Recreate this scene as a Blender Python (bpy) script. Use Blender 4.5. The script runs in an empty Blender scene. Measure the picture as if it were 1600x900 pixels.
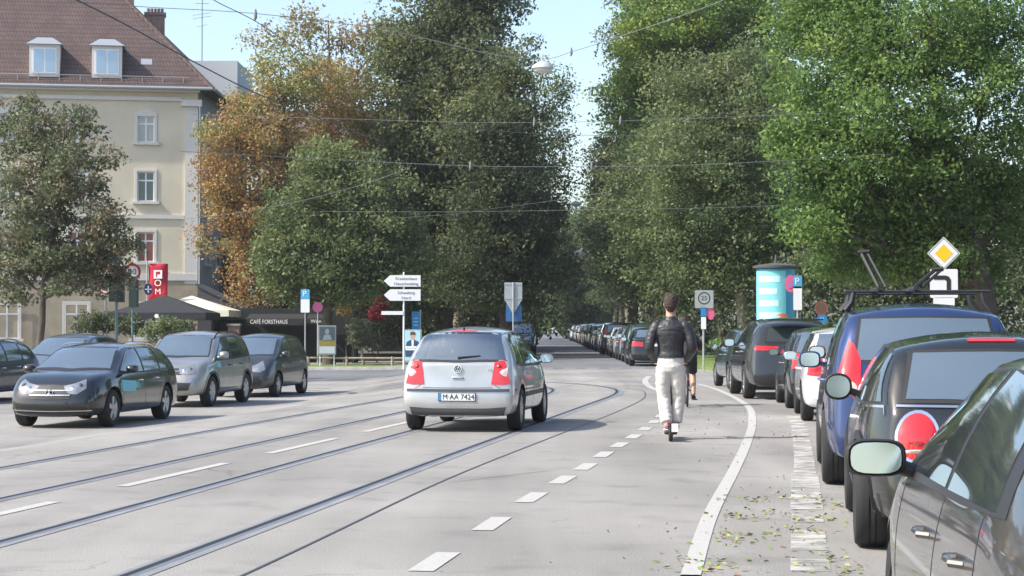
import bpy, bmesh, math, random
import numpy as np
from mathutils import Vector, Matrix, noise
from mathutils.bvhtree import BVHTree
R = math.radians; PI = math.pi
random.seed(7); rng = np.random.default_rng(11)
scene = bpy.context.scene; COL = scene.collection

# ------------------------------------------------------------ camera, sky, sun, exposure
F = 3000.0; HOR = 510.0; CAMH = 1.47          # focal length in photo pixels, horizon row, eye height
cam = bpy.data.cameras.new('camera'); camo = bpy.data.objects.new('camera', cam); COL.objects.link(camo)
cam.sensor_width = 36; cam.lens = F/1600*36; cam.clip_start = .1; cam.clip_end = 6000
camo.location = (0, 0, CAMH); camo.rotation_euler = (R(90)+math.atan((HOR-450)/F), 0, 0)
scene.camera = camo
SUN_EL, SUN_AZ = 44.0, 20.0                    # from the left, AZ degrees behind the camera's shoulder
sd = Vector((math.cos(R(SUN_AZ))*math.cos(R(SUN_EL)), math.sin(R(SUN_AZ))*math.cos(R(SUN_EL)), -math.sin(R(SUN_EL))))
w = bpy.data.worlds.new('World'); scene.world = w; w.use_nodes = True
nt = w.node_tree; bg = nt.nodes['Background']
sky = nt.nodes.new('ShaderNodeTexSky'); sky.sky_type = 'NISHITA'; sky.sun_disc = False
sky.sun_elevation = R(SUN_EL); sky.sun_rotation = math.atan2(-sd.x, -sd.y)
sky.air_density = 1.0; sky.dust_density = 2.0; sky.ozone_density = 1.0
nt.links.new(sky.outputs[0], bg.inputs[0]); bg.inputs[1].default_value = .15
sl = bpy.data.lights.new('sun', 'SUN'); sl.energy = 3.4; sl.angle = R(.6); sl.color = (1, .94, .84)
so = bpy.data.objects.new('sun', sl); COL.objects.link(so); so.rotation_euler = sd.to_track_quat('-Z', 'Y').to_euler()
vs = scene.view_settings; vs.view_transform = 'Standard'; vs.look = 'None'; vs.exposure = 0.92; vs.gamma = 1; vs.use_curve_mapping = False
scene.cycles.max_bounces = 6; scene.cycles.transparent_max_bounces = 6

def sx(px, Y): return (px-800)/F*Y
def sz(py, Y): return CAMH+(HOR-py)/F*Y
def sm(t): t = max(0, min(1, t)); return t*t*(3-2*t)
def H(x, y):                                    # the street falls about a third of a metre towards the left kerb
    xb = min(-4.88+.165*(y-21.7), -1.0)-.9
    return -.33*sm((xb-x)/3.2)
def interp(t, xs): return float(np.interp(t, [a[0] for a in xs], [a[1] for a in xs]))

# ------------------------------------------------------------ materials
MAT = {}
def mat(name, col=(.5, .5, .5), rough=.6, metal=0, coat=0, spec=.5, noise_amt=0, noise_scale=8, bump=0, bump_scale=60, emit=0, alpha=1):
    if name in MAT: return MAT[name]
    m = bpy.data.materials.new(name); m.use_nodes = True; n = m.node_tree.nodes; l = m.node_tree.links
    b = n['Principled BSDF']; c4 = (*col, 1)
    b.inputs['Base Color'].default_value = c4; b.inputs['Roughness'].default_value = rough; b.inputs['Metallic'].default_value = metal
    b.inputs['Coat Weight'].default_value = coat; b.inputs['Coat Roughness'].default_value = .04; b.inputs['Specular IOR Level'].default_value = spec
    if noise_amt:
        tc = n.new('ShaderNodeTexCoord'); nz = n.new('ShaderNodeTexNoise'); nz.inputs['Scale'].default_value = noise_scale; nz.inputs['Detail'].default_value = 6
        mr = n.new('ShaderNodeMapRange'); mr.inputs[1].default_value = .3; mr.inputs[2].default_value = .7; mr.inputs[3].default_value = 1-noise_amt; mr.inputs[4].default_value = 1+noise_amt
        mx = n.new('ShaderNodeVectorMath'); mx.operation = 'SCALE'; mx.inputs[0].default_value = col
        l.new(tc.outputs['Object'], nz.inputs['Vector']); l.new(nz.outputs[0], mr.inputs[0]); l.new(mr.outputs[0], mx.inputs['Scale']); l.new(mx.outputs[0], b.inputs['Base Color'])
    if bump:
        tc = n.new('ShaderNodeTexCoord'); nz = n.new('ShaderNodeTexNoise'); nz.inputs['Scale'].default_value = bump_scale; nz.inputs['Detail'].default_value = 4
        bp = n.new('ShaderNodeBump'); bp.inputs['Strength'].default_value = bump; bp.inputs['Distance'].default_value = .01
        l.new(tc.outputs['Object'], nz.inputs['Vector']); l.new(nz.outputs[0], bp.inputs['Height']); l.new(bp.outputs[0], b.inputs['Normal'])
    MAT[name] = m; return m
def paint(name, col, metal=.5, rough=.32): return mat('paint_'+name, col, rough, metal, coat=1, noise_amt=.13, noise_scale=2.2)
RUB = mat('tyre_rubber', (.022, .022, .023), .85, bump=.3)
BLK = mat('black_plastic', (.02, .02, .021), .5)
DRK = mat('dark_grey_plastic', (.05, .052, .055), .55)
RIM = mat('alloy_rim', (.45, .46, .47), .35, .9)
CHR = mat('chrome', (.75, .75, .76), .12, 1)
GLS = mat('car_glass', (.10, .13, .14), .04, .55, coat=1)
def clear_glass(name, tint, refl=.3):
    m = bpy.data.materials.new(name); m.use_nodes = True; n = m.node_tree.nodes; l = m.node_tree.links; n.remove(n['Principled BSDF'])
    t = n.new('ShaderNodeBsdfTransparent'); t.inputs[0].default_value = (*tint, 1); g = n.new('ShaderNodeBsdfGlossy'); g.inputs['Color'].default_value = (.85, .92, .93, 1); g.inputs['Roughness'].default_value = .03
    fr = n.new('ShaderNodeFresnel'); fr.inputs[0].default_value = 1.5; ad = n.new('ShaderNodeMath'); ad.operation = 'ADD'; ad.use_clamp = True; ad.inputs[1].default_value = refl; l.new(fr.outputs[0], ad.inputs[0])
    mx = n.new('ShaderNodeMixShader'); l.new(ad.outputs[0], mx.inputs[0]); l.new(t.outputs[0], mx.inputs[1]); l.new(g.outputs[0], mx.inputs[2]); l.new(mx.outputs[0], n['Material Output'].inputs[0]); return m
GCL = clear_glass('see_through_glass', (.60, .74, .72), .36)
GLF = mat('windscreen_glass', (.19, .25, .29), .05, .6, coat=1)
RED = mat('red_lamp_lens', (.55, .02, .025), .15, 0, coat=1)
PNK = mat('clear_lamp_lens', (.75, .6, .55), .12, 0, coat=1)
LMP = mat('headlamp_glass', (.30, .32, .34), .12, .6, coat=1)
WHT = mat('white_enamel', (.78, .79, .8), .4)
GAL = mat('galvanised_steel', (.42, .44, .46), .45, .5, noise_amt=.15)
GRN = mat('weathered_aluminium', (.38, .42, .42), .5, .3, noise_amt=.1)
BLU = mat('blue_sign_face', (.02, .22, .55), .4)
PINK = mat('faded_red_sign_face', (.7, .12, .25), .4)
TXT = mat('black_lettering', (.02, .02, .02), .6)
WTX = mat('white_lettering', (.8, .8, .8), .6)
WOOD = mat('weathered_wood', (.32, .27, .21), .8, noise_amt=.2)

# ------------------------------------------------------------ mesh helpers
class MB:
    def __init__(s): s.v = []; s.f = []; s.m = []
    def add(s, vs_, fs_, mi=0):
        o = len(s.v); s.v += [tuple(p) for p in vs_]; s.f += [tuple(i+o for i in f) for f in fs_]; s.m += [mi]*len(fs_); return s
    def box(s, c, d, mi=0, M=None):
        x, y, z = d[0]/2, d[1]/2, d[2]/2
        vs_ = [Vector((a*x, b*y, e*z)) for a in (-1, 1) for b in (-1, 1) for e in (-1, 1)]
        if M is not None: vs_ = [M @ v for v in vs_]
        vs_ = [v+Vector(c) for v in vs_]
        return s.add(vs_, [(0, 1, 3, 2), (4, 6, 7, 5), (0, 4, 5, 1), (2, 3, 7, 6), (0, 2, 6, 4), (1, 5, 7, 3)], mi)
    def tube(s, pts, r, n=8, mi=0, flat=1.0):
        pts = [Vector(p) for p in pts]; k = len(pts)
        rs = [r]*k if not hasattr(r, '__len__') else list(r)
        vs_ = []; up = None
        for i, p in enumerate(pts):
            t = (pts[min(i+1, k-1)]-pts[max(i-1, 0)]).normalized()
            if up is None:
                up = Vector((0, 0, 1)) if abs(t.z) < .9 else Vector((0, 1, 0))
            a = t.cross(up).normalized(); up = a.cross(t).normalized()
            for j in range(n):
                q = 2*PI*j/n; vs_.append(p+a*math.cos(q)*rs[i]+up*math.sin(q)*rs[i]*flat)
        fs_ = [(i*n+j, i*n+(j+1) % n, (i+1)*n+(j+1) % n, (i+1)*n+j) for i in range(k-1) for j in range(n)]
        fs_ += [tuple(range(n-1, -1, -1)), tuple((k-1)*n+j for j in range(n))]
        return s.add(vs_, fs_, mi)
    def lathe(s, prof, c=(0, 0, 0), axis='z', n=24, mi=0, closed=False):
        vs_ = []
        for (r, h) in prof:
            for j in range(n):
                q = 2*PI*j/n; a, b = r*math.cos(q), r*math.sin(q)
                p = (a, b, h) if axis == 'z' else ((h, a, b) if axis == 'x' else (a, h, b))
                vs_.append((p[0]+c[0], p[1]+c[1], p[2]+c[2]))
        k = len(prof); m = k if closed else k-1
        fs_ = [(i*n+j, i*n+(j+1) % n, ((i+1) % k)*n+(j+1) % n, ((i+1) % k)*n+j) for i in range(m) for j in range(n)]
        if not closed: fs_ += [tuple(range(n-1, -1, -1)), tuple((k-1)*n+j for j in range(n))]
        return s.add(vs_, fs_, mi)
    def plate(s, out, c, th=.01, mi=0, back=None):           # outline in x,z facing -y, centred on c, given thickness
        n = len(out); vs_ = [(c[0]+x, c[1]-th/2, c[2]+z) for x, z in out]+[(c[0]+x, c[1]+th/2, c[2]+z) for x, z in out]
        s.add(vs_, [tuple(range(n))], mi); o = len(s.v)-2*n
        s.f.append(tuple(o+n+i for i in range(n-1, -1, -1))); s.m.append(mi if back is None else back)
        for i in range(n): s.f.append((o+i, o+n+i, o+n+(i+1) % n, o+(i+1) % n)); s.m.append(mi if back is None else back)
        return s
    def build(s, name, mats, parent=None, smooth=40, bevel=0):
        me = bpy.data.meshes.new(name); me.from_pydata(s.v, [], s.f)
        for m in (mats if isinstance(mats, (list, tuple)) else [mats]): me.materials.append(m)
        me.polygons.foreach_set('material_index', s.m); me.update()
        bm = bmesh.new(); bm.from_mesh(me); bmesh.ops.recalc_face_normals(bm, faces=bm.faces); bm.to_mesh(me); bm.free()
        if smooth:
            me.shade_smooth(); me.set_sharp_from_angle(angle=R(smooth))
        o = bpy.data.objects.new(name, me); COL.objects.link(o)
        if parent is not None: o.parent = parent
        if bevel:
            b = o.modifiers.new('b', 'BEVEL'); b.width = bevel; b.segments = 2; b.limit_method = 'ANGLE'
        return o
def link(name, me, mats, parent=None):
    o = bpy.data.objects.new(name, me); COL.objects.link(o)
    for m in (mats if isinstance(mats, (list, tuple)) else [mats]): me.materials.append(m)
    if parent is not None: o.parent = parent
    return o
def tag(o, label=None, cat=None, group=None, kind=None):
    for k, v in (('label', label), ('category', cat), ('group', group), ('kind', kind)):
        if v: o[k] = v
    return o
def empty(name, loc=(0, 0, 0), rz=0, label=None, cat=None, group=None):
    o = bpy.data.objects.new(name, None); COL.objects.link(o); o.location = loc; o.rotation_euler.z = rz; o.empty_display_size = .2
    return tag(o, label, cat, group)
def copy_tree(o, parent=None):
    c = o.copy(); COL.objects.link(c); c.parent = parent
    for ch in list(o.children): copy_tree(ch, c)
    return c
bench = bpy.data.scenes.new('bench')             # modifiers and lettering are evaluated in a scene of their own
def baked(o):
    for c in list(o.users_collection): c.objects.unlink(o)
    bench.collection.objects.link(o)
    for md in getattr(o, 'modifiers', []):
        if md.type == 'BOOLEAN' and md.object:
            for c in list(md.object.users_collection): c.objects.unlink(md.object)
            bench.collection.objects.link(md.object)
    with bpy.context.temp_override(scene=bench, view_layer=bench.view_layers[0]):
        dg = bpy.context.evaluated_depsgraph_get(); dg.update(); me = bpy.data.meshes.new_from_object(o.evaluated_get(dg), preserve_all_data_layers=True, depsgraph=dg)
    return me
def text(body, size, M, m, name='lettering', parent=None, align='CENTER', ext=.002, sxx=1.0):
    cu = bpy.data.curves.new(name, 'FONT'); cu.body = body; cu.size = size; cu.align_x = align; cu.align_y = 'CENTER'; cu.extrude = ext; cu.resolution_u = 3
    o = bpy.data.objects.new(name, cu); COL.objects.link(o); me = baked(o); bpy.data.objects.remove(o)
    me.name = name; me.transform(M @ Matrix.Rotation(R(90), 4, 'X') @ Matrix.Diagonal((sxx, 1, 1, 1))); me.materials.clear()
    return link(name, me, m, parent)
def smoothline(pts, k=8):
    P = [Vector(p) for p in pts]; out = []
    for i in range(len(P)-1):
        a, b, c, d = P[max(i-1, 0)], P[i], P[i+1], P[min(i+2, len(P)-1)]
        for j in range(k):
            t = j/k; out.append(.5*((2*b)+(c-a)*t+(2*a-5*b+4*c-d)*t*t+(3*b-a-3*c+d)*t**3))
    out.append(P[-1]); return out
# ------------------------------------------------------------ ground, road, kerbs, markings, rails
def asphalt(name, base, patch=.25, warm=0):
    m = mat(name, base, .9, spec=.25); n = m.node_tree.nodes; l = m.node_tree.links; b = n['Principled BSDF']
    tc = n.new('ShaderNodeTexCoord')
    def nz(scale, det, sc=(1, 1, 1)):
        mp = n.new('ShaderNodeMapping'); mp.inputs['Scale'].default_value = sc; mp.inputs['Rotation'].default_value = (0, 0, R(8.5))
        t = n.new('ShaderNodeTexNoise'); t.inputs['Scale'].default_value = scale; t.inputs['Detail'].default_value = det
        l.new(tc.outputs['Object'], mp.inputs[0]); l.new(mp.outputs[0], t.inputs['Vector']); return t.outputs[0]
    def rg(s, a, b_, lo=.3, hi=.7):
        r = n.new('ShaderNodeMapRange'); r.inputs[1].default_value = lo; r.inputs[2].default_value = hi; r.inputs[3].default_value = a; r.inputs[4].default_value = b_; l.new(s, r.inputs[0]); return r.outputs[0]
    def mul(a, b_):
        q = n.new('ShaderNodeMath'); q.operation = 'MULTIPLY'; l.new(a, q.inputs[0]); l.new(b_, q.inputs[1]); return q.outputs[0]
    big = rg(nz(.25, 5), 1-patch*.5, 1+patch*.5); lane = rg(nz(.9, 4, (1, .06, 1)), 1-patch*.45, 1+patch*.45)
    fine = rg(nz(90, 3), .72, 1.28); grit = rg(nz(260, 2), .7, 1.3); oil = rg(nz(1.6, 7), .8, 1.05, .25, .45)
    s = mul(mul(mul(big, lane), mul(fine, grit)), oil)
    vo = n.new('ShaderNodeTexVoronoi'); vo.feature = 'DISTANCE_TO_EDGE'; vo.inputs['Scale'].default_value = .22; nw = n.new('ShaderNodeTexNoise'); nw.inputs['Scale'].default_value = 1.1; nw.inputs['Detail'].default_value = 6
    wv = n.new('ShaderNodeVectorMath'); wv.operation = 'MULTIPLY_ADD'; wv.inputs[1].default_value = (1.6, 1.6, 0); l.new(tc.outputs['Object'], nw.inputs['Vector']); l.new(nw.outputs['Color'], wv.inputs[0]); l.new(tc.outputs['Object'], wv.inputs[2]); l.new(wv.outputs[0], vo.inputs['Vector'])
    ck = rg(vo.outputs['Distance'], .74, 1.0, .001, .004); msk = rg(nz(.35, 3), 1, 0, .53, .58); mm = n.new('ShaderNodeMath'); mm.operation = 'MAXIMUM'; l.new(ck, mm.inputs[0]); l.new(msk, mm.inputs[1]); s = mul(s, mm.outputs[0])
    v = n.new('ShaderNodeVectorMath'); v.operation = 'SCALE'; v.inputs[0].default_value = base; l.new(s, v.inputs['Scale']); l.new(v.outputs[0], b.inputs['Base Color'])
    bp = n.new('ShaderNodeBump'); bp.inputs['Strength'].default_value = .5; bp.inputs['Distance'].default_value = .008; l.new(fine, bp.inputs['Height']); l.new(bp.outputs[0], b.inputs['Normal'])
    return m
ASP = asphalt('worn_asphalt', (.250, .240, .225), .36)
ASD = asphalt('dark_asphalt', (.15, .155, .165))
ASK = asphalt('patched_asphalt', (.24, .226, .205), .2)
PAV = asphalt('pale_paving', (.3, .28, .25), .15)
KRB = mat('granite_kerb', (.48, .46, .42), .8, noise_amt=.2, noise_scale=3)
EAR = mat('earth_and_leaf_litter', (.075, .062, .042), .95, noise_amt=.5, noise_scale=1.2)
GRA = mat('grass_green', (.13, .19, .035), .9, noise_amt=.35, noise_scale=2.5)

def gslab(name, x0, x1, y0, y1, dz, m, step=1.0, nx=None, skirt=.2, parent=None, arr=None):
    ys = list(np.arange(y0, y1, step))+[y1]
    f0 = x0 if callable(x0) else (lambda y: x0); f1 = x1 if callable(x1) else (lambda y: x1)
    nx = nx or max(1, int(max(abs(f1(y)-f0(y)) for y in ys)/step)); b = MB(); vs_ = []
    for y in ys:
        for i in range(nx+1):
            x = f0(y)+(f1(y)-f0(y))*i/nx; vs_.append((x, y, H(x, y)+dz))
    k = nx+1; fs_ = [(r*k+i, r*k+i+1, (r+1)*k+i+1, (r+1)*k+i) for r in range(len(ys)-1) for i in range(nx)]
    if skirt:
        loop = [i for i in range(k)]+[r*k+nx for r in range(1, len(ys))]+[(len(ys)-1)*k+i for i in range(nx-1, -1, -1)]+[r*k for r in range(len(ys)-2, 0, -1)]
        o = len(vs_)
        for i in loop: p = vs_[i]; vs_.append((p[0], p[1], p[2]-skirt))
        n_ = len(loop); fs_ += [(loop[i], o+i, o+(i+1) % n_, loop[(i+1) % n_]) for i in range(n_)]
    b.add(vs_, fs_); return b.build(name, m, parent, smooth=30)
# one terrain sheet to the horizon
b = MB(); xs = [-3500, -900, -300, -120, -80]+list(np.arange(-60, 61, 1.5))+[80, 120, 300, 900, 3500]; ys = [-300, -60, -20]+list(np.arange(-12, 130, 1.5))+[160, 220, 320, 500, 900, 2000, 5000]
b.add([(x, y, H(x, y)-.14) for y in ys for x in xs], [(r*len(xs)+i, r*len(xs)+i+1, (r+1)*len(xs)+i+1, (r+1)*len(xs)+i) for r in range(len(ys)-1) for i in range(len(xs)-1)])
tag(b.build('ground', EAR), kind='structure')
AV = lambda y: .0133*(y-68)                      # the avenue runs a shade to the right of straight ahead
CARL = [(-20, -2.1), (0, .5), (6.9, 1.42), (12.9, 2.22), (18, 2.9), (30, 4.3), (36, 4.72), (47, 4.85), (56, 5.2), (66, 4.2), (500, 9.9)]
kerbR = lambda y: interp(y, CARL)+2.25
avL = lambda y: -.9+AV(y)
tag(gslab('road', -75, kerbR, -20, 66, 0, ASP, 1.0, 84, skirt=.1), kind='structure')
tag(gslab('side_street', -75, avL, 66, 79.5, 0, ASD, 1.0, 60, skirt=.1), kind='structure')
tag(gslab('avenue', avL, kerbR, 66, 500, 0, ASD, 6.0, 6, skirt=.1), kind='structure')
# island of grass in front of the cafe, pavement, right-hand verge
tag(gslab('kerb_strip', -34, lambda y: avL(y)-.2, 79.3, 79.7, .13, KRB, .2, 30), kind='structure')
tag(gslab('grass_strip', -34, lambda y: avL(y)-.2, 79.7, 84, .14, GRA, 1, 30), kind='structure')
tag(gslab('path', -34, lambda y: avL(y)-.2, 84, 92, .13, PAV, 1, 30), kind='structure')
tag(gslab('cafe_pavement', -75, -34, 74, 96, .12, PAV, 2, 20), kind='structure')
tag(gslab('kerb_right', kerbR, lambda y: kerbR(y)+.16, -18, 60, .13, KRB, 1, 1), kind='structure')
tag(gslab('pavement_right', lambda y: kerbR(y)+.16, lambda y: kerbR(y)+4, -18, 60, .125, PAV, 1, 4), kind='structure')
tag(gslab('verge', lambda y: kerbR(y)+.02, lambda y: kerbR(y)+9, 60, 140, .1, GRA, 2, 5), kind='structure')
tag(gslab('kerb_left', lambda y: avL(y)-.18, avL, 80, 300, .12, KRB, 4, 1), kind='structure')

# paint
def worn(name, col, cov, sc=22, soft=.08):
    m = mat(name, col, .7, noise_amt=.08, noise_scale=20); n = m.node_tree.nodes; l = m.node_tree.links; b_ = n['Principled BSDF']
    tc = n.new('ShaderNodeTexCoord'); t = n.new('ShaderNodeTexNoise'); t.inputs['Scale'].default_value = sc; t.inputs['Detail'].default_value = 9; t.inputs['Roughness'].default_value = .75 if sc > 10 else .45; t.inputs['Distortion'].default_value = 0
    r = n.new('ShaderNodeMapRange'); r.inputs[1].default_value = cov; r.inputs[2].default_value = cov+soft; l.new(tc.outputs['Object'], t.inputs['Vector']); l.new(t.outputs[0], r.inputs[0]); l.new(r.outputs[0], b_.inputs['Alpha'])
    return m
PNT = worn('road_paint', (.42, .41, .385), .26, 40, .16); PNW = worn('worn_road_paint', (.45, .44, .41), .30, 4, .3)
def G(px, py):
    Y = F*CAMH/(py-HOR); return Vector((sx(px, Y), Y, 0))
def ribbon(mb, pts, wd, off=0, dz=.005, mi=0, hf=True):
    P = [Vector((p[0], p[1], 0)) for p in pts]; vs_ = []
    for i, p in enumerate(P):
        t = (P[min(i+1, len(P)-1)]-P[max(i-1, 0)]).normalized(); nn = Vector((t.y, -t.x, 0))
        for s in (-.5, .5):
            q = p+nn*(off+s*wd); vs_.append((q.x, q.y, (H(q.x, q.y) if hf else 0)+dz))
    mb.add(vs_, [(2*i, 2*i+1, 2*i+3, 2*i+2) for i in range(len(P)-1)], mi); return mb
def dashes(mb, pts, wd, runs):                   # runs: (start, end) metres along
    P = smoothline(pts, 12); d = [0]
    for a, c in zip(P, P[1:]): d.append(d[-1]+(c-a).length)
    def at(s): return Vector([float(np.interp(s, d, [p[k] for p in P])) for k in range(3)])
    for a, c in runs:
        if c > d[-1]: break
        ribbon(mb, [at(a+(c-a)*i/3) for i in range(4)], wd)
line = [G(*p) for p in [(1070, 925), (1080, 893), (1110, 803), (1147, 733), (1167, 690), (1175, 660), (1170, 637), (1147, 621), (1118, 608), (1090, 600)]]
b = MB(); ribbon(b, smoothline([line[0]+Vector((-1.1, -8, 0))]+line), .12); tag(b.build('lane_line', PNT, smooth=0), kind='structure')
b = MB(); ribbon(b, smoothline([G(*p) for p in [(1034, 612), (1018, 606), (1010, 600), (1008, 594), (1014, 588)]]), .16)
ribbon(b, [G(890, 603), G(1040, 601.5)], .16); ribbon(b, [G(1088, 589), G(1180, 590)], .2); ribbon(b, [G(1088, 583), G(1150, 584)], .2)
tag(b.build('curved_marking', PNT, smooth=0), kind='structure')
b = MB(); c = [G(680, 877), G(769, 818), G(831, 777), G(879, 749.5), G(915, 729), G(943, 710), G(968, 695), G(990, 682), G(1008, 670), G(1022, 659), G(1032, 650)]
d0 = (c[1]-c[0]).normalized()
for i in range(-5, 0): c_ = c[0]+d0*2.03*i; ribbon(b, [c_-d0*.5, c_+d0*.5], .16)
for i, p in enumerate(c):
    t = (c[min(i+1, len(c)-1)]-c[max(i-1, 0)]).normalized(); ribbon(b, [p-t*.48, p+t*.48], .16)
tag(b.build('cycle_lane_dashes', PNT, smooth=0), kind='structure')
b = MB(); c0 = G(192, 760); c1 = G(629, 661.5); dd = (c1-c0).normalized(); L0 = 0
for i in range(-3, 5):
    st = c0+dd*(i*4.62); ribbon(b, [st, st+dd*3.05], .12)
tag(b.build('centre_line_dashes', PNT, smooth=0), kind='structure')
b = MB()
for k in range(15):
    x0 = .2+k*.8; ribbon(b, [(x0, 67.4), (x0+.45, 67.4)], .5)
tag(b.build('crossing_dashes', PNT, smooth=0), kind='structure')
b = MB(); q = [G(*p) for p in [(1272, 940), (1266, 900), (1260, 800), (1256, 720), (1252, 690), (1246, 662), (1232, 645), (1205, 632)]]
dashes(b, q, .24, [(.0, .9), (1.3, 1.9), (2.4, 3.6), (4.2, 4.8)]); dashes(b, q, .26, [(5.2, 9.0)]); dashes(b, q, .22, [(9, 12), (12, 15), (15, 19), (19, 21.5)])
tag(b.build('parking_lane_marking', PNW, smooth=0), kind='structure')
# faint lines crossing behind the junction
b = MB(); ribbon(b, [(-30, 60.5), (-8, 59.3), (-3, 58.6)], .07)
ribbon(b, smoothline([G(377, 900)+Vector((-1.2, -8, 0)), G(377, 900), G(700, 748), G(870, 680), G(960, 645), G(1002, 625), G(1008, 615), G(998, 609), G(960, 605)]), .022)
ribbon(b, [G(540, 752), G(700, 754), G(860, 735)], .012)
tag(b.build('tar_seam', mat('tar', (.06, .065, .075), .5), smooth=0), kind='structure')
# utility cover and repair patches
b = MB(); b.lathe([(.31, 0), (.31, .006), (.0, .006)], (*G(560, 600).xy, H(*G(560, 600).xy)), n=20); tag(b.build('manhole_cover', DRK), 'round dark iron manhole cover in the asphalt by the grass strip', 'manhole cover')

STEEL = mat('rail_steel', (.20, .215, .24), .45, .4); GRV = mat('rail_groove', (.016, .017, .02), .8); SEAL = mat('rail_seal', (.225, .228, .235), .6, noise_amt=.2, noise_scale=1.5)
ref = smoothline([(-6.6, -18, 0), (-4.3, -2, 0), (-2.28, 11.3, 0), (-.73, 21.8, 0), (1.17, 34.45, 0), (2.05, 40.2, 0), (2.38, 43.4, 0), (2.35, 46, 0), (1.75, 48.9, 0), (.4, 51.2, 0), (-2.6, 53.8, 0), (-8, 57, 0), (-20, 62, 0), (-45, 70, 0)], 10)
def resample(P, st=.4):
    d = [0]
    for a, c_ in zip(P, P[1:]): d.append(d[-1]+(c_-a).length)
    return [Vector([float(np.interp(s, d, [p[k] for p in P])) for k in range(3)]) for s in np.arange(0, d[-1], st)]
ref = resample(ref)
def offset_line(P, off):
    out = []
    for i, p in enumerate(P):
        t = (P[min(i+1, len(P)-1)]-P[max(i-1, 0)]).normalized(); out.append(p+Vector((t.y, -t.x, 0))*off)
    for _ in range(6): out = [out[0]]+[(a+2*b_+c_)/4 for a, b_, c_ in zip(out, out[1:], out[2:])]+[out[-1]]
    return out
for o0, lab in ((0, 'tram track with two grooved rails nearest the camera, passing under the silver hatchback'), (-2.8, 'second tram track with two grooved rails, on the side of the parked estate car')):
    t = empty('tram_track', (0, 0, 0), 0, lab, 'tram track', 'tram tracks set in the asphalt')
    for o1 in (0, -1.46):
        P = offset_line(ref, o0+o1); b = MB()
        wS = .075 if o0 == 0 else .045
        ribbon(b, P, wS, .085+wS/2-.02, .004, 2); ribbon(b, P, .045, .042, .005, 0); ribbon(b, P, .055, -.004, .0055, 1); ribbon(b, P, .022, -.031, .005, 0); ribbon(b, P, .04, -.062, .004, 2)
        b.build('rail', [STEEL, GRV, SEAL], t, smooth=0)

# fallen leaves and twigs near the parked cars
N = 650; vs_ = []; b = MB()
cl = [G(*p) for p in [(1155, 780), (1160, 810), (1150, 835), (1255, 778), (1300, 790), (1135, 888), (1290, 870), (1085, 880), (1200, 800), (1145, 845), (1285, 812), (1310, 890), (1250, 830)]]
for i in range(N):
    if i < 330: a = random.choice(cl); x = a.x+random.gauss(0, .14); y = a.y+random.gauss(0, .22); s = random.uniform(.012, .035)
    else:
        y = random.uniform(8, 34)**1; x = interp(y, CARL)-abs(random.gauss(0, 1.0)); s = random.uniform(.006, .016)
    q = random.uniform(0, 6.28); c_, s_ = math.cos(q)*s, math.sin(q)*s; lift = random.uniform(.0, .02)
    b.add([(x-c_, y-s_, .007), (x+s_*.5, y-c_*.5, .008+lift), (x+c_, y+s_, .008+lift*.6), (x-s_*.5, y+c_*.5, .007)], [(0, 1, 2, 3)], random.choice((0, 0, 1, 2)))
tag(b.build('fallen_leaves', [mat('leaf_litter_green', (.16, .22, .05), .7), mat('leaf_litter_yellow', (.30, .28, .10), .7), mat('leaf_litter_brown', (.2, .13, .06), .8)], smooth=0), 'yellow green leaves and twigs fallen on the asphalt beside the parked cars', 'fallen leaves', kind='stuff')
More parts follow.
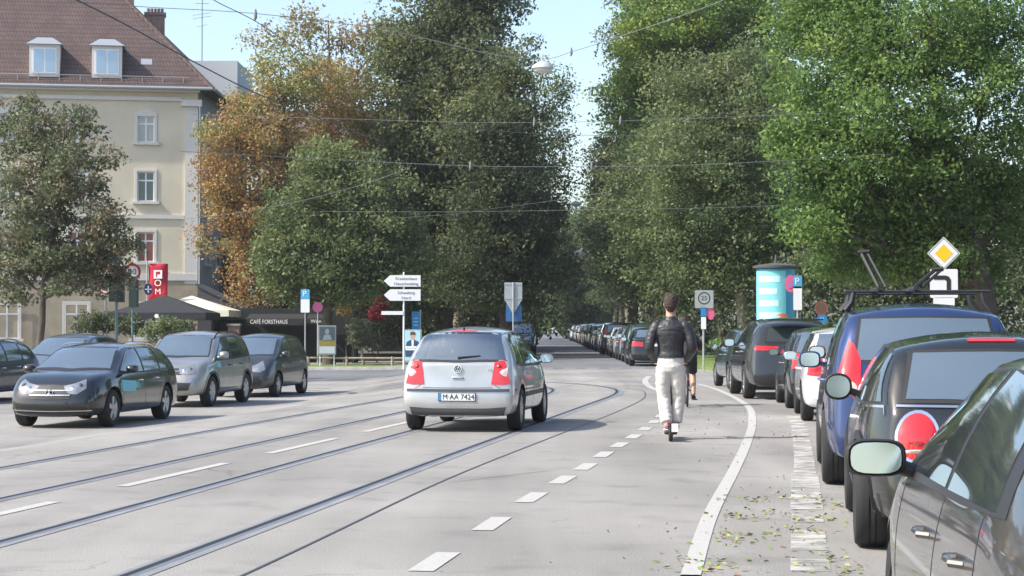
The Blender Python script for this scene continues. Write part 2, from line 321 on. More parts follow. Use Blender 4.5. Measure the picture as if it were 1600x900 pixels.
# ------------------------------------------------------------ vehicles
def loft_body(S, name, m, parent):
    L, W, Ht = S['L'], S['W'], S['H']; top, plan = S['top'], S['plan']; zb = S.get('zb', .2); rw = S.get('rw', .70)
    bz = S['belt']; tail, nose = S['tail'], S['nose']
    ys = sorted(set([round(a[0], 3) for a in top]+[.06, .16, L-.06, L-.18]+[round(x, 3) for x in np.linspace(.3, L-.3, 15)]))
    keep = [ys[0]]
    tops = [round(a[0], 3) for a in top]
    for y in ys[1:]:
        if y-keep[-1] < .07:
            if y in tops and keep[-1] not in tops: keep[-1] = y
            elif y in tops: keep.append(y)
        else: keep.append(y)
    ys = keep; rings = []
    for y in ys:
        t = interp(y, top); bl = interp(y, bz); wd = interp(y, plan)*W/2; bt = min(bl, t-.05)
        g = max(0, min(1, (t-bl)/(Ht-bl))); rwx = rw*W/2
        a7, a8, a9 = wd*.90, wd*.74, wd*.42
        c7 = (wd*.93+rwx)/2+.035; c8 = rwx; c9 = rwx*.62
        z7h, z8h, z9h = t-.028, t-.01, t
        z7c, z8c, z9c = bt+.5*(t-bt), t-.075*min(1, g*1.5), t-.02
        k = min(1, g*1.3); mixf = lambda a, c_: a+(c_-a)*k
        mid = .52 if bt > .6 else bt*.75
        P = [(0, zb), (.78*wd, zb), (.95*wd, zb+.05), (.985*wd, zb+.17), (wd, mid), (.99*wd, (mid+bt)/2+.04), (.95*wd, bt),
             (mixf(a7, c7), mixf(z7h, z7c)), (mixf(a8, c8), mixf(z8h, z8c)), (mixf(a9, c9), mixf(z9h, z9c)), (0, t+.004+.012*g)]
        out = []
        for x, z in P:
            yy = y
            if y < .6: yy = y+interp(z, tail)*(1-y/.6)
            if y > L-.6: yy = y-interp(z, nose)*(1-(L-y)/.6)
            out.append((x, yy-L/2, z))
        rings.append(out)
    nb = len(rings[0]); vs_ = []; idx = []
    for r in rings:
        row = []
        for j, p in enumerate(r): row.append(len(vs_)); vs_.append(p)
        for j in range(nb-2, 0, -1): row.append(len(vs_)); vs_.append((-r[j][0], r[j][1], r[j][2]))
        idx.append(row)
    n = len(idx[0]); fs_ = [(idx[i][j], idx[i][(j+1) % n], idx[i+1][(j+1) % n], idx[i+1][j]) for i in range(len(idx)-1) for j in range(n)]
    for row, flip in ((idx[0], 1), (idx[-1], 0)):
        for j in range(1, nb-2): q = (row[j], row[j+1], row[n-j-1], row[n-j]); fs_.append(q[::-1] if flip else q)
        q = (row[0], row[1], row[n-1]); fs_.append(q[::-1] if flip else q)
        q = (row[nb-2], row[nb-1], row[nb]); fs_.append(q[::-1] if flip else q)
    me = bpy.data.meshes.new('tmp'); me.from_pydata(vs_, [], fs_); me.materials.append(m); me.materials.append(BLK)
    bm = bmesh.new(); bm.from_mesh(me); bmesh.ops.recalc_face_normals(bm, faces=bm.faces)
    cl = bm.edges.layers.float.new('crease_edge'); bm.verts.ensure_lookup_table(); CR = {3: .5, 2: .3, 6: .45, 8: .5}; pos = {}
    for r_ in idx:
        for k_, vi in enumerate(r_): pos[vi] = min(k_, n-k_)
    for e in bm.edges:
        a_, c_ = pos[e.verts[0].index], pos[e.verts[1].index]
        if a_ == c_ and a_ in CR: e[cl] = CR[a_]
    bm.to_mesh(me); bm.free()
    o = bpy.data.objects.new('tmp', me); COL.objects.link(o)
    ss = o.modifiers.new('s', 'SUBSURF'); ss.levels = ss.render_levels = 2
    cut = []
    for y in (S['ar'], S['af']):
        for sgn in (-1, 1):
            b = MB(); rr = S['wr']+S.get('gap', .055); x0, x1 = sgn*(W/2-.32), sgn*(W/2+.3)
            b.lathe([(rr, x0), (rr, x1)], (0, y-L/2, S['wr']+.01), 'x', 40)
            cc = b.build('tmpcut', [BLK]); cut.append(cc)
            bo = o.modifiers.new('b', 'BOOLEAN'); bo.operation = 'DIFFERENCE'; bo.solver = 'EXACT'; bo.object = cc
            try: bo.material_mode = 'TRANSFER'
            except Exception: pass
    me2 = baked(o); bpy.data.objects.remove(o)
    for c_ in cut: bpy.data.objects.remove(c_)
    me2.name = name; me2.shade_smooth(); me2.set_sharp_from_angle(angle=R(38))
    ob = bpy.data.objects.new(name, me2); COL.objects.link(ob); ob.parent = parent
    bm = bmesh.new(); bm.from_mesh(me2); bvh = BVHTree.FromBMesh(bm); bm.free()
    if S.get('cut'):                              # hollow the cabin through its window openings
        lin = mat('cabin_lining', (.22, .23, .23), .9); ob.data.materials.append(lin)
        def prism(poly, ax, a0, a1):
            b = MB(); n_ = len(poly); P = [((a0, u, v) if ax == 'x' else (u, a0, v)) for u, v in poly]+[((a1, u, v) if ax == 'x' else (u, a1, v)) for u, v in poly]
            b.add(P, [tuple(range(n_)), tuple(range(2*n_-1, n_-1, -1))]+[(i, n_+i, n_+(i+1) % n_, (i+1) % n_) for i in range(n_)]); return b.build('tmpcut', [lin], smooth=0)
        (xb, z0), (xt, z1), cr = S['rs']; cuts = [prism([(-xb, z0), (xb, z0), (xt, z1), (-xt, z1)], 'y', -3, 3)]
        (xb, z0), (xt, z1), cr = S['ws']; cuts.append(prism([(-xb, z0), (xb, z0), (xt, z1), (-xt, z1)], 'y', .1, 3))
        for l_, u_ in S['panes']: cuts.append(prism([(y-L/2, z) for y, z in l_]+[(y-L/2, z) for y, z in u_[::-1]], 'x', -2, 2))
        for cc in cuts: bo = ob.modifiers.new('b', 'BOOLEAN'); bo.operation = 'DIFFERENCE'; bo.solver = 'EXACT'; bo.object = cc; bo.material_mode = 'TRANSFER'
        m3 = baked(ob); ob.modifiers.clear(); ob.data = m3; m3.name = name; COL.objects.link(ob) if ob.name not in COL.objects else None
        if ob.name in bench.collection.objects: bench.collection.objects.unlink(ob)
        for cc in cuts: bpy.data.objects.remove(cc)
    return ob, bvh

def resamp(pl, n):
    P = [Vector((p[0], p[1])) for p in pl]; d = [0]
    for a, c in zip(P, P[1:]): d.append(d[-1]+(c-a).length)
    return [(float(np.interp(s, d, [p.x for p in P])), float(np.interp(s, d, [p.y for p in P]))) for s in np.linspace(0, d[-1], n)]
DIRS = {'rear': (Vector((0, 1, 0)), Vector((1, 0, 0)), Vector((0, 0, 1))), 'front': (Vector((0, -1, 0)), Vector((1, 0, 0)), Vector((0, 0, 1))),
        'left': (Vector((1, 0, 0)), Vector((0, 1, 0)), Vector((0, 0, 1))), 'right': (Vector((-1, 0, 0)), Vector((0, 1, 0)), Vector((0, 0, 1))),
        'top': (Vector((0, 0, -1)), Vector((1, 0, 0)), Vector((0, 1, 0)))}
HALF = [2.0]
def patch(bvh, view, lower, upper, nu=14, nv=6, eps=.005, bulge=0, mb=None, mi=0, skirt=.02):
    if isinstance(view, tuple):                  # ('rear', sign): looks diagonally in at a corner
        base = view[0]; ang = R(view[2])*view[1]*(1 if base == 'rear' else -1); d0, u0, v0 = DIRS[base]
        rot = Matrix.Rotation(ang, 3, 'Z'); d, u, v = rot @ d0, rot @ u0, v0
        px_ = view[1]*.7; piv = Vector((px_, -d0.y*HALF[0], 0))
    else: (d, u, v), piv, px_ = DIRS[view], Vector((0, 0, 0)), 0
    lo, up = resamp(lower, nu), resamp(upper, nu); vs_ = []; mb = mb or MB(); nrm = []
    for j in range(nv):
        for i in range(nu):
            t = j/(nv-1); a = lo[i][0]+(up[i][0]-lo[i][0])*t; c = lo[i][1]+(up[i][1]-lo[i][1])*t
            org = piv+u*(a-px_)+v*c-d*4; hit, no, ix, di = bvh.ray_cast(org, d)
            if hit is None:
                hit, no, ix, di = bvh.find_nearest(piv+u*(a-px_)+v*c-d*(0 if piv.y else .9))
            if no.dot(d) > 0: no = -no
            s = i/(nu-1); bb = eps+bulge*4*min(s, 1-s)*4*min(t, 1-t)/4*1.0 if bulge else eps
            vs_.append(hit+no*bb); nrm.append(no)
    fs_ = [(j*nu+i, j*nu+i+1, (j+1)*nu+i+1, (j+1)*nu+i) for j in range(nv-1) for i in range(nu-1)]
    loop = list(range(nu))+[j*nu+nu-1 for j in range(1, nv)]+[(nv-1)*nu+i for i in range(nu-2, -1, -1)]+[j*nu for j in range(nv-2, 0, -1)]
    o = len(vs_)
    for i in loop: vs_.append(vs_[i]-nrm[i]*(skirt+eps))
    n_ = len(loop); fs_ += [(loop[i], o+i, o+(i+1) % n_, loop[(i+1) % n_]) for i in range(n_)]
    mb.add(vs_, fs_, mi); return mb
def ring_patch(bvh, view, lower, upper, wd, eps=.003, mb=None):
    lo, up = resamp(lower, 12), resamp(upper, 12); loop = [Vector(p) for p in lo+up[::-1]]; k = len(loop); out = []
    keep = [loop[0]]
    for p in loop[1:]:
        if (p-keep[-1]).length > .004: keep.append(p)
    loop = keep; k = len(loop); ar = sum(loop[i].x*loop[(i+1) % k].y-loop[(i+1) % k].x*loop[i].y for i in range(k)); sg = 1 if ar > 0 else -1
    for i, p in enumerate(loop):
        a = (p-loop[i-1]).normalized(); c_ = (loop[(i+1) % k]-p).normalized(); n_ = (Vector((a.y, -a.x))+Vector((c_.y, -c_.x)))*sg; n_ = n_.normalized() if n_.length > .1 else Vector((a.y, -a.x))*sg; out.append(p+n_*wd)
    loop.append(loop[0]); out.append(out[0]); mb = mb or MB(); d, u, v = DIRS[view]; vs_ = []
    for P in (loop, out):
        for p in P:
            org = u*p.x+v*p.y-d*4; hit, no, ix, di = bvh.ray_cast(org, d)
            if hit is None: hit, no, ix, di = bvh.find_nearest(u*p.x+v*p.y-d*.9)
            if no.dot(d) > 0: no = -no
            vs_.append(hit+no*eps)
    m = len(loop); mb.add(vs_, [(i, i+1, m+i+1, m+i) for i in range(m-1)]); return mb
def strip(bvh, view, pts, wd, eps=.003, mb=None, mi=0, n=None):
    P = [Vector((p[0], p[1])) for p in pts]; lo = []; up = []
    for i, p in enumerate(P):
        t = (P[min(i+1, len(P)-1)]-P[max(i-1, 0)]).normalized(); q = Vector((-t.y, t.x))*wd/2
        lo.append(tuple(p-q)); up.append(tuple(p+q))
    return patch(bvh, view, lo, up, n or max(10, len(P)), 2, eps, mb=mb, mi=mi, skirt=.004)

def make_wheel(r, wd, style, rimcol=None):
    """wheel mesh pair about the x axis, outer face at -x"""
    ti = MB(); h = wd/2; rr = r*.66
    ti.lathe([(rr, h), (r*.93, h), (r*.985, h*.82), (r, h*.5), (r, h*.33), (r*.975, h*.3), (r*.975, h*.22), (r, h*.2), (r, 0), (r*.975, -.01), (r*.975, -h*.18), (r, -h*.2), (r, -h*.5), (r*.985, -h*.82), (r*.93, -h), (r*.8, -h*1.04), (rr, -h*.93)], axis='x', n=36, closed=True)
    ri = MB(); ri.lathe([(rr+.004, h*.8), (rr-.02, h*.3), (rr-.03, -h*.5), (rr+.006, -h*.9), (rr+.008, -h*.75), (rr, 0)], axis='x', n=36, closed=True)
    ri.lathe([(rr-.01, -h*.05), (.0, -h*.05)], axis='x', n=24, mi=1)
    ri.lathe([(.055, -h*.4), (.05, -h*.82), (.03, -h*.88), (0, -h*.88)], axis='x', n=16)
    ns = style
    for k in range(ns):
        q = 2*PI*k/ns; M = Matrix.Rotation(q, 3, 'X')
        wA, wB = (.035, .05) if ns <= 7 else (.022, .026)
        pts = [(-h*.80, -wA, .03), (-h*.80, wA, .03), (-h*.86, wB, rr), (-h*.86, -wB, rr), (-h*.45, -wA, .03), (-h*.45, wA, .03), (-h*.6, wB, rr), (-h*.6, -wB, rr)]
        ri.add([M @ Vector(p) for p in pts], [(0, 1, 2, 3), (4, 7, 6, 5), (0, 3, 7, 4), (1, 5, 6, 2)])
    a = ti.build('tyre', RUB); b = ri.build('rim', [RIM if rimcol is None else rimcol, BLK]); return a, b

def build_car(name, S, pm):
    L, W = S['L'], S['W']; o = L/2; HALF[0] = o; root = empty(name, (0, 0, 0))
    body, bvh = loft_body(S, 'body', pm, root); top = S['top']
    sh = lambda pts: [(y-o, z) for y, z in pts]
    gl = S.get('glass', GLS)
    # rubber surround under the side glass, then each pane
    for sgn, view in ((-1, 'left'), (1, 'right')):
        lo, up = S['dlo']
        if S.get('cut'):
            for (l, u) in S['panes']: ring_patch(bvh, view, sh(l), sh(u), .042).build('window_surround', BLK, root)
        else: patch(bvh, view, sh(lo), sh(up), 30, 6, .003).build('window_surround', S.get('sur', BLK), root)
        for (l, u) in S['panes']:
            patch(bvh, view, sh(l), sh(u), 14, 6, .007).build('side_window', gl, root)
        for ln in S.get('gaps', []): strip(bvh, view, smoothline([(y-o, z, 0) for y, z in ln], 3), .009, .0012, n=24).build('door_gap', BLK, root)
        for (y, z) in S.get('handles', []):
            b = MB(); hit = bvh.ray_cast(Vector((sgn*3, y-o, z)), Vector((-sgn, 0, 0)))[0]
            if hit: b.tube([(hit.x-sgn*.005, y-o-.09, z), (hit.x+sgn*.03, y-o-.07, z+.002), (hit.x+sgn*.035, y-o, z+.004), (hit.x+sgn*.03, y-o+.07, z+.002), (hit.x-sgn*.005, y-o+.09, z)], .014, 8); b.build('door_handle', S.get('handlemat', pm), root)
        if 'rub' in S:
            ya, yb, z, wd = S['rub']; strip(bvh, view, [(ya-o, z), ((ya+yb)/2-o, z), (yb-o, z)], wd, .012, n=20).build('rubbing_strip', S.get('rubmat', DRK), root)
        if 'sill' in S:
            ya, yb, z, wd = S['sill']; strip(bvh, view, [(ya-o, z), ((ya+yb)/2-o, z), (yb-o, z)], wd, .006, n=24).build('sill_trim', DRK, root)
        if 'archtrim' in S:
            for ay in (S['ar'], S['af']):
                rr = S['wr']+.055+S['archtrim']/2; arc = [(ay-o+rr*math.cos(q), S['wr']+.01+rr*math.sin(q)) for q in np.linspace(-.15, PI+.15, 22)]
                strip(bvh, view, arc, S['archtrim'], .012, n=24).build('arch_trim', BLK, root)
        if 'rails' in S:
            ya, yb, m_ = S['rails']; x = sgn*S['rw']*W/2*.93; P = []
            for q in np.linspace(ya, yb, 12):
                h = bvh.ray_cast(Vector((x, q-o, 4)), Vector((0, 0, -1)))[0]; e = min((q-ya)/(yb-ya), (yb-q)/(yb-ya)); P.append((x, q-o, h.z+.055*min(1, e*9)+.0))
            b = MB(); b.tube(P, .018, 8); b.build('roof_rail', m_, root)
        # mirror
        my, mz = S['mirror']; h = bvh.ray_cast(Vector((sgn*3, my-o, mz-.06)), Vector((-sgn, 0, 0)))[0]; mx = h.x if h else sgn*W/2*.93
        ms = S.get('msize', (.20, .14)); mb_ = MB(); n = 20; oval = S.get('moval', 3.2)
        cx = mx+sgn*(ms[0]/2+S.get('mgap', .035))
        prof = [(.0, -.045, 1), (.03, -.045, .98), (.05, 0, 1.0), (.09, 0, .86), (.13, 0, .5), (.145, 0, .05)]
        vs_ = []
        def se(q, a, c): cq, sq = math.cos(q), math.sin(q); return a*abs(cq)**(2/oval)*(1 if cq >= 0 else -1), c*abs(sq)**(2/oval)*(1 if sq >= 0 else -1)
        rows = [(-.012, .98), (-.012, .9), (0, 1.02), (.05, 1.0), (.09, .86), (.125, .55), (.138, .06)]
        vs_ = []
        for (dy, k) in [(-.004, .0), (-.004, .88), (-.012, .94), (0, 1.03), (.045, 1.0), (.085, .86), (.115, .58), (.13, .05)]:
            for i in range(n): a, c = se(2*PI*i/n, ms[0]/2*k, ms[1]/2*k); vs_.append((cx+a, my-o+dy, mz+c))
        nr = 8; mb_.add(vs_, [(r*n+i, r*n+(i+1) % n, (r+1)*n+(i+1) % n, (r+1)*n+i) for r in range(1, nr-1) for i in range(n)]+[tuple((nr-1)*n+i for i in range(n)), tuple(n+i for i in range(n))])
        mb_.tube([(mx-sgn*.05, my-o+.05, mz-.07), (cx-sgn*ms[0]*.35, my-o+.045, mz-.03)], .028, 8)
        mo = mb_.build('wing_mirror', S.get('mirmat', pm), root)
        g = MB(); pts = [];
        for i in range(n): a, c = se(2*PI*i/n, ms[0]/2*.86, ms[1]/2*.84); pts.append((cx+a, my-o-.014, mz+c))
        pts = [(x, y+.07*(z-mz), z) for x, y, z in pts]; bk = [(x, y+.005, z) for x, y, z in pts]
        g.add(pts+bk, [tuple(range(n)), tuple(range(2*n-1, n-1, -1))]+[(i, (i+1) % n, n+(i+1) % n, n+i) for i in range(n)])
        g.build('mirror_glass', mat('mirror_glass', (.60, .63, .60), .06, 1), mo)
    # front and rear screens
    for view, key, nm, gm in (('front', 'ws', 'windscreen', S.get('wsmat', GLF)), ('rear', 'rs', 'rear_window', S.get('rsmat', GLF))):
        if key in S:
            (xb, zb_), (xt, zt), crown = S[key]
            lo = [(-xb, zb_), (-xb*.5, zb_-crown*.0), (0, zb_-crown), (xb*.5, zb_), (xb, zb_)]; up = [(-xt, zt), (-xt*.5, zt+crown*.6), (0, zt+crown), (xt*.5, zt+crown*.6), (xt, zt)]
            s = 1.0; bw = S.get('border', .03)
            lo2 = [(x*(1+bw/xb), z-bw*.8) for x, z in lo]; up2 = [(x*(1+bw/xt), z+bw*.7) for x, z in up]
            if S.get('cut'): ring_patch(bvh, view, lo, up, .03).build('screen_surround', BLK, root)
            else: patch(bvh, view, lo2, up2, 22, 8, .003).build('screen_surround', BLK, root)
            patch(bvh, view, lo, up, 22, 8, .007).build(nm, gm, root)
    # lamps: list of (part name, view, lower, upper, material, bulge)
    for (nm, view, lo, up, m_, bu, mir) in S.get('bits', []):
        for sgn in ((1, -1) if mir else (1,)):
            f = lambda pts: [(x*sgn, z) for x, z in (pts if sgn == 1 else pts)]
            vw = (view[0], view[1]*sgn, view[2]) if isinstance(view, tuple) else view
            patch(bvh, vw, f(lo), f(up), 14, 7, .008, bu).build(nm, m_, root)
    if 'plate' in S:
        for view, z, txt in S['plate']:
            sg = 1 if view == 'rear' else -1; d = DIRS[view][0]; hit = bvh.ray_cast(Vector((0, 0, z))-d*4, d)[0]
            hy = hit.y-sg*.012; b = MB(); b.box((0, hy, z), (.53, .012, .12)); b.box((0, hy-sg*.007, z), (.505, .004, .098), 1); b.box((-sg*.235, hy-sg*.009, z), (.035, .004, .098), 2)
            p = b.build('number_plate', [DRK, WHT, BLU], root, bevel=.002)
            if txt:
                M = Matrix.Translation((sg*.02, hy-sg*.012, z)) @ Matrix.Rotation(0 if sg == 1 else PI, 4, 'Z'); text(txt, .105, M, TXT, 'plate_characters', p, sxx=.92)
    for nm, view, pts, wd, m_, eps in S.get('strips', []):
        strip(bvh, view, pts, wd, eps, n=20).build(nm, m_, root)
    tyre, rim = make_wheel(S['wr'], S.get('ww', .2), S.get('spokes', 5), S.get('rimcol')); first = True
    for y in (S['ar'], S['af']):
        for sgn in (-1, 1):
            wo = empty('wheel', (sgn*(W/2-S.get('ww', .2)/2-S.get('inset', .03)), y-o, S['wr'])); wo.parent = root
            if sgn == 1: wo.rotation_euler.z = PI
            ta, ra = (tyre, rim) if first else (tyre.copy(), rim.copy())
            if not first: COL.objects.link(ta); COL.objects.link(ra)
            ta.parent = wo; ra.parent = wo; first = False
    return root, bvh

ov = lambda cx, cz, a, c, s: [(cx-a*math.cos(q), cz+s*c*math.sin(q)) for q in np.linspace(0, PI, 15)]
# --- shapes of each kind. y from the rear bumper forwards
def std(L, W, Ht, top, belt, **k):
    d = dict(L=L, W=W, H=Ht, top=top, belt=belt, plan=[(0, .84), (.08, .9), (.35, .965), (.8, 1), (L-1.1, 1), (L-.45, .95), (L-.12, .84), (L, .72)],
             tail=[(.2, .05), (.32, .0), (.58, .0), (.66, .05), (.95, .09), (1.4, .12)], nose=[(.2, .12), (.35, .0), (.55, .0), (.7, .1), (.9, .25), (1.2, .3)])
    d.update(k); return d
hatch = std(3.90, 1.65, 1.465, [(0, .93), (.07, .99), (.38, 1.36), (.55, 1.41), (1.2, 1.462), (1.8, 1.462), (2.25, 1.40), (3.0, 1.0), (3.4, .92), (3.75, .80), (3.9, .66)],
    [(0, .90), (1, .90), (3, .86), (3.9, .72)], rw=.70, wr=.30, ar=.69, af=3.15, zb=.21, ww=.185, spokes=9, gap=.05, inset=.012, cut=True, glass=GCL, wsmat=GCL, rsmat=GCL,
    plan=[(0, .90), (.08, .955), (.35, .985), (.8, 1), (2.8, 1), (3.45, .95), (3.78, .84), (3.9, .72)], tail=[(.2, .07), (.30, .0), (.56, .0), (.60, .045), (.95, .075), (1.4, .09)],
    dlo=([(.42, .955), (1.0, .915), (2, .905), (3.0, .90)], [(.60, 1.27), (1.0, 1.36), (2.1, 1.355), (2.93, .96)]),
    panes=[([(.5, .965), (.93, .935)], [(.64, 1.235), (.95, 1.33)]), ([(1.0, .935), (1.75, .93)], [(1.0, 1.335), (1.7, 1.345)]), ([(1.84, .93), (2.88, .925)], [(1.80, 1.342), (2.12, 1.325), (2.82, .97)])],
    gaps=[[(.97, 1.38), (.96, .95), (.86, .75), (1.05, .62), (1.12, .3)], [(1.79, 1.38), (1.79, .9), (1.8, .3)], [(2.9, .95), (2.9, .6), (2.8, .3)]], handles=[(1.25, .8), (2.05, .79)],
    rub=(.95, 2.75, .50, .065), mirror=(2.72, .98), msize=(.19, .13),
    ws=((.62, .99), (.50, 1.37), .015), rs=((.655, 1.0), (.535, 1.345), .012), border=.035,
    bits=[('tail_lamp', ('rear', 1, 20), [(.50, .66), (.66, .655), (.76, .67)], [(.555, .955), (.63, .985), (.70, .99)], RED, .006, True),
          ('lamp_insert', ('rear', 1, 20), [(.60, .80), (.72, .745)], [(.60, .86), (.735, .895)], PNK, .016, True), ('lamp_ring', ('rear', 1, 20), ov(.62, .91, .032, .032, -1), ov(.62, .91, .032, .032, 1), mat('deep_red_lens', (.30, .01, .012), .1, 0, coat=1), .012, True),
          ('brake_lamp', 'rear', [(-.17, 1.392), (0, 1.397), (.17, 1.392)], [(-.17, 1.414), (0, 1.419), (.17, 1.414)], RED, 0, False),
          ('lower_bumper', 'rear', [(-.76, .235), (0, .235), (.76, .235)], [(-.80, .36), (-.4, .33), (.4, .33), (.80, .36)], DRK, .012, False),
          ('headlamp', ('front', 1, 20), [(.38, .62), (.66, .66)], [(.36, .76), (.68, .82)], LMP, .01, True),
          ('grille', 'front', [(-.3, .62), (.3, .62)], [(-.32, .72), (.32, .72)], BLK, 0, False)],
    strips=[('bumper_strip', 'rear', [(-.795, .582), (-.4, .578), (0, .576), (.4, .578), (.795, .582)], .034, DRK, .016)],
    plate=[('rear', .487, 'M·AA 7424'), ('front', .42, 'M·AA 7424')])
wagon = std(4.75, 1.82, 1.50, [(0, .90), (.1, 1.0), (.45, 1.36), (.75, 1.44), (1.5, 1.495), (2.4, 1.49), (2.95, 1.41), (3.65, 1.02), (4.1, .97), (4.52, .91), (4.75, .77)],
    [(0, .95), (1, .95), (3.6, .89), (4.85, .7)], rw=.70, wr=.33, ar=.98, af=3.86, zb=.2, ww=.22, spokes=5, rails=(.9, 2.9, CHR),
    dlo=([(.45, 1.0), (1.5, .955), (3.6, .92)], [(.72, 1.32), (1.3, 1.405), (2.6, 1.39), (3.5, .99)]), sur=BLK,
    panes=[([(.62, 1.015), (1.28, .98)], [(.8, 1.30), (1.30, 1.375)]), ([(1.37, .978), (2.2, .965)], [(1.38, 1.38), (2.18, 1.385)]), ([(2.28, .965), (3.45, .95)], [(2.26, 1.383), (2.68, 1.355), (3.4, 1.0)])],
    gaps=[[(1.33, 1.0), (1.2, .8), (1.4, .6), (1.45, .3)], [(2.24, .95), (2.25, .3)], [(3.45, .95), (3.42, .3)]], handles=[(1.6, .82), (2.5, .80)], mirror=(3.2, 1.02), msize=(.22, .15), handlemat=CHR,
    ws=((.70, 1.03), (.54, 1.38), .02), rs=((.64, 1.04), (.54, 1.34), .01),
    bits=[('headlamp', ('front', 1, 28), [(.36, .61), (.55, .60), (.72, .70)], [(.34, .74), (.55, .79), (.74, .86)], LMP, .02, True), ('lamp_reflector', ('front', 1, 28), ov(.50, .70, .05, .05, -1), ov(.50, .70, .05, .05, 1), CHR, .035, True), ('lamp_reflector', ('front', 1, 28), ov(.63, .75, .045, .045, -1), ov(.63, .75, .045, .045, 1), DRK, .03, True),
          ('grille', 'front', [(-.36, .52), (0, .5), (.36, .52)], [(-.42, .72), (0, .76), (.42, .72)], BLK, .01, False),
          ('air_intake', 'front', [(-.72, .27), (0, .25), (.72, .27)], [(-.74, .37), (0, .39), (.74, .37)], BLK, 0, False),
          ('tail_lamp', ('rear', 1, 20), [(.5, .72), (.8, .74)], [(.52, .92), (.8, .95)], RED, .01, True)],
    strips=[('chrome_bar', 'front', [(-.37, .58), (0, .58), (.37, .58)], .018, CHR, .02), ('chrome_bar', 'front', [(-.39, .66), (0, .66), (.39, .66)], .018, CHR, .02), ('chrome_bar', 'front', [(-.72, .325), (0, .31), (.72, .325)], .014, CHR, .02)],
    plate=[('rear', .6, '')])
suv = std(4.25, 1.80, 1.69, [(0, .98), (.08, 1.06), (.28, 1.5), (.5, 1.62), (1.2, 1.685), (2.1, 1.68), (2.6, 1.60), (3.2, 1.12), (3.6, 1.04), (4.05, .95), (4.25, .74)],
    [(0, 1.05), (1, 1.04), (3.2, .98), (4.25, .8)], rw=.74, wr=.34, ar=.82, af=3.40, zb=.25, ww=.22, spokes=7, rails=(.5, 2.6, BLK), archtrim=.05, sill=(1.2, 3.0, .34, .12),
    dlo=([(.4, 1.1), (1.5, 1.05), (3.2, 1.01)], [(.5, 1.48), (1.2, 1.58), (2.3, 1.56), (3.1, 1.07)]),
    panes=[([(.52, 1.115), (1.03, 1.085)], [(.6, 1.46), (1.05, 1.545)]), ([(1.12, 1.08), (1.92, 1.06)], [(1.12, 1.55), (1.9, 1.555)]), ([(2.0, 1.058), (3.07, 1.045)], [(1.98, 1.552), (2.35, 1.52), (3.0, 1.1)])],
    gaps=[[(1.08, 1.1), (1.0, .85), (1.2, .65), (1.25, .35)], [(1.96, 1.05), (1.97, .35)], [(3.07, 1.02), (3.03, .35)]], handles=[(1.35, .93), (2.2, .91)], mirror=(2.9, 1.14), msize=(.21, .18), handlemat=BLK,
    ws=((.68, 1.13), (.56, 1.56), .02), rs=((.62, 1.15), (.56, 1.5), .01),
    bits=[('headlamp', ('front', 1, 24), [(.42, .74), (.62, .72), (.76, .76)], [(.40, .88), (.6, .92), (.76, .95)], LMP, .02, True), ('lamp_reflector', ('front', 1, 24), ov(.52, .81, .05, .05, -1), ov(.52, .81, .05, .05, 1), CHR, .035, True), ('lamp_reflector', ('front', 1, 24), ov(.66, .84, .045, .045, -1), ov(.66, .84, .045, .045, 1), DRK, .03, True),
          ('grille', 'front', [(-.36, .72), (.36, .72)], [(-.40, .86), (.40, .86)], BLK, .005, False),
          ('air_intake', 'front', [(-.55, .38), (0, .36), (.55, .38)], [(-.6, .54), (0, .56), (.6, .54)], BLK, 0, False),
          ('fog_lamp', ('front', 1, 15), [(.60, .55), (.72, .55)], [(.60, .65), (.72, .65)], LMP, .01, True),
          ('tail_lamp', ('rear', 1, 20), [(.56, .8), (.78, .8)], [(.56, 1.08), (.76, 1.08)], RED, .01, True)],
    strips=[('chrome_bar', 'front', [(-.36, .79), (0, .79), (.36, .79)], .02, CHR, .02)], plate=[('front', .56, 'M·PR 416'), ('rear', .8, '')])
mpv = std(4.1, 1.74, 1.62, [(0, .95), (.08, 1.02), (.3, 1.42), (.55, 1.56), (1.2, 1.615), (2.0, 1.61), (2.5, 1.52), (3.35, 1.08), (3.6, 1.0), (3.95, .86), (4.1, .7)],
    [(0, 1.0), (1, .99), (3.4, .92), (4.1, .75)], rw=.72, wr=.31, ar=.72, af=3.32, zb=.21, ww=.2, spokes=5,
    dlo=([(.38, 1.06), (1.5, .99), (3.4, .95)], [(.5, 1.4), (1.2, 1.505), (2.2, 1.495), (3.3, .99)]),
    panes=[([(.5, 1.07), (.98, 1.04)], [(.6, 1.39), (1.0, 1.475)]), ([(1.06, 1.035), (1.86, 1.01)], [(1.06, 1.48), (1.84, 1.49)]), ([(1.94, 1.005), (3.25, .98)], [(1.92, 1.485), (2.25, 1.46), (3.18, 1.02)])],
    gaps=[[(1.02, 1.05), (.95, .8), (1.15, .6), (1.2, .3)], [(1.9, 1.0), (1.92, .3)], [(3.05, .98), (3.0, .3)]], handles=[(1.3, .88), (2.15, .86)], mirror=(3.0, 1.08), msize=(.2, .16),
    ws=((.68, 1.08), (.54, 1.48), .02), rs=((.6, 1.08), (.54, 1.42), .01),
    bits=[('headlamp', ('front', 1, 28), [(.42, .64), (.6, .63), (.74, .7)], [(.38, .76), (.58, .84), (.74, .92)], LMP, .02, True),
          ('grille', 'front', [(-.3, .56), (.3, .56)], [(-.36, .66), (.36, .66)], BLK, .005, False), ('air_intake', 'front', [(-.55, .3), (.55, .3)], [(-.6, .42), (.6, .42)], BLK, 0, False),
          ('tail_lamp', ('rear', 1, 20), [(.58, .8), (.76, .8)], [(.56, 1.2), (.7, 1.2)], RED, .01, True)],
    plate=[('front', .5, ''), ('rear', .7, '')])
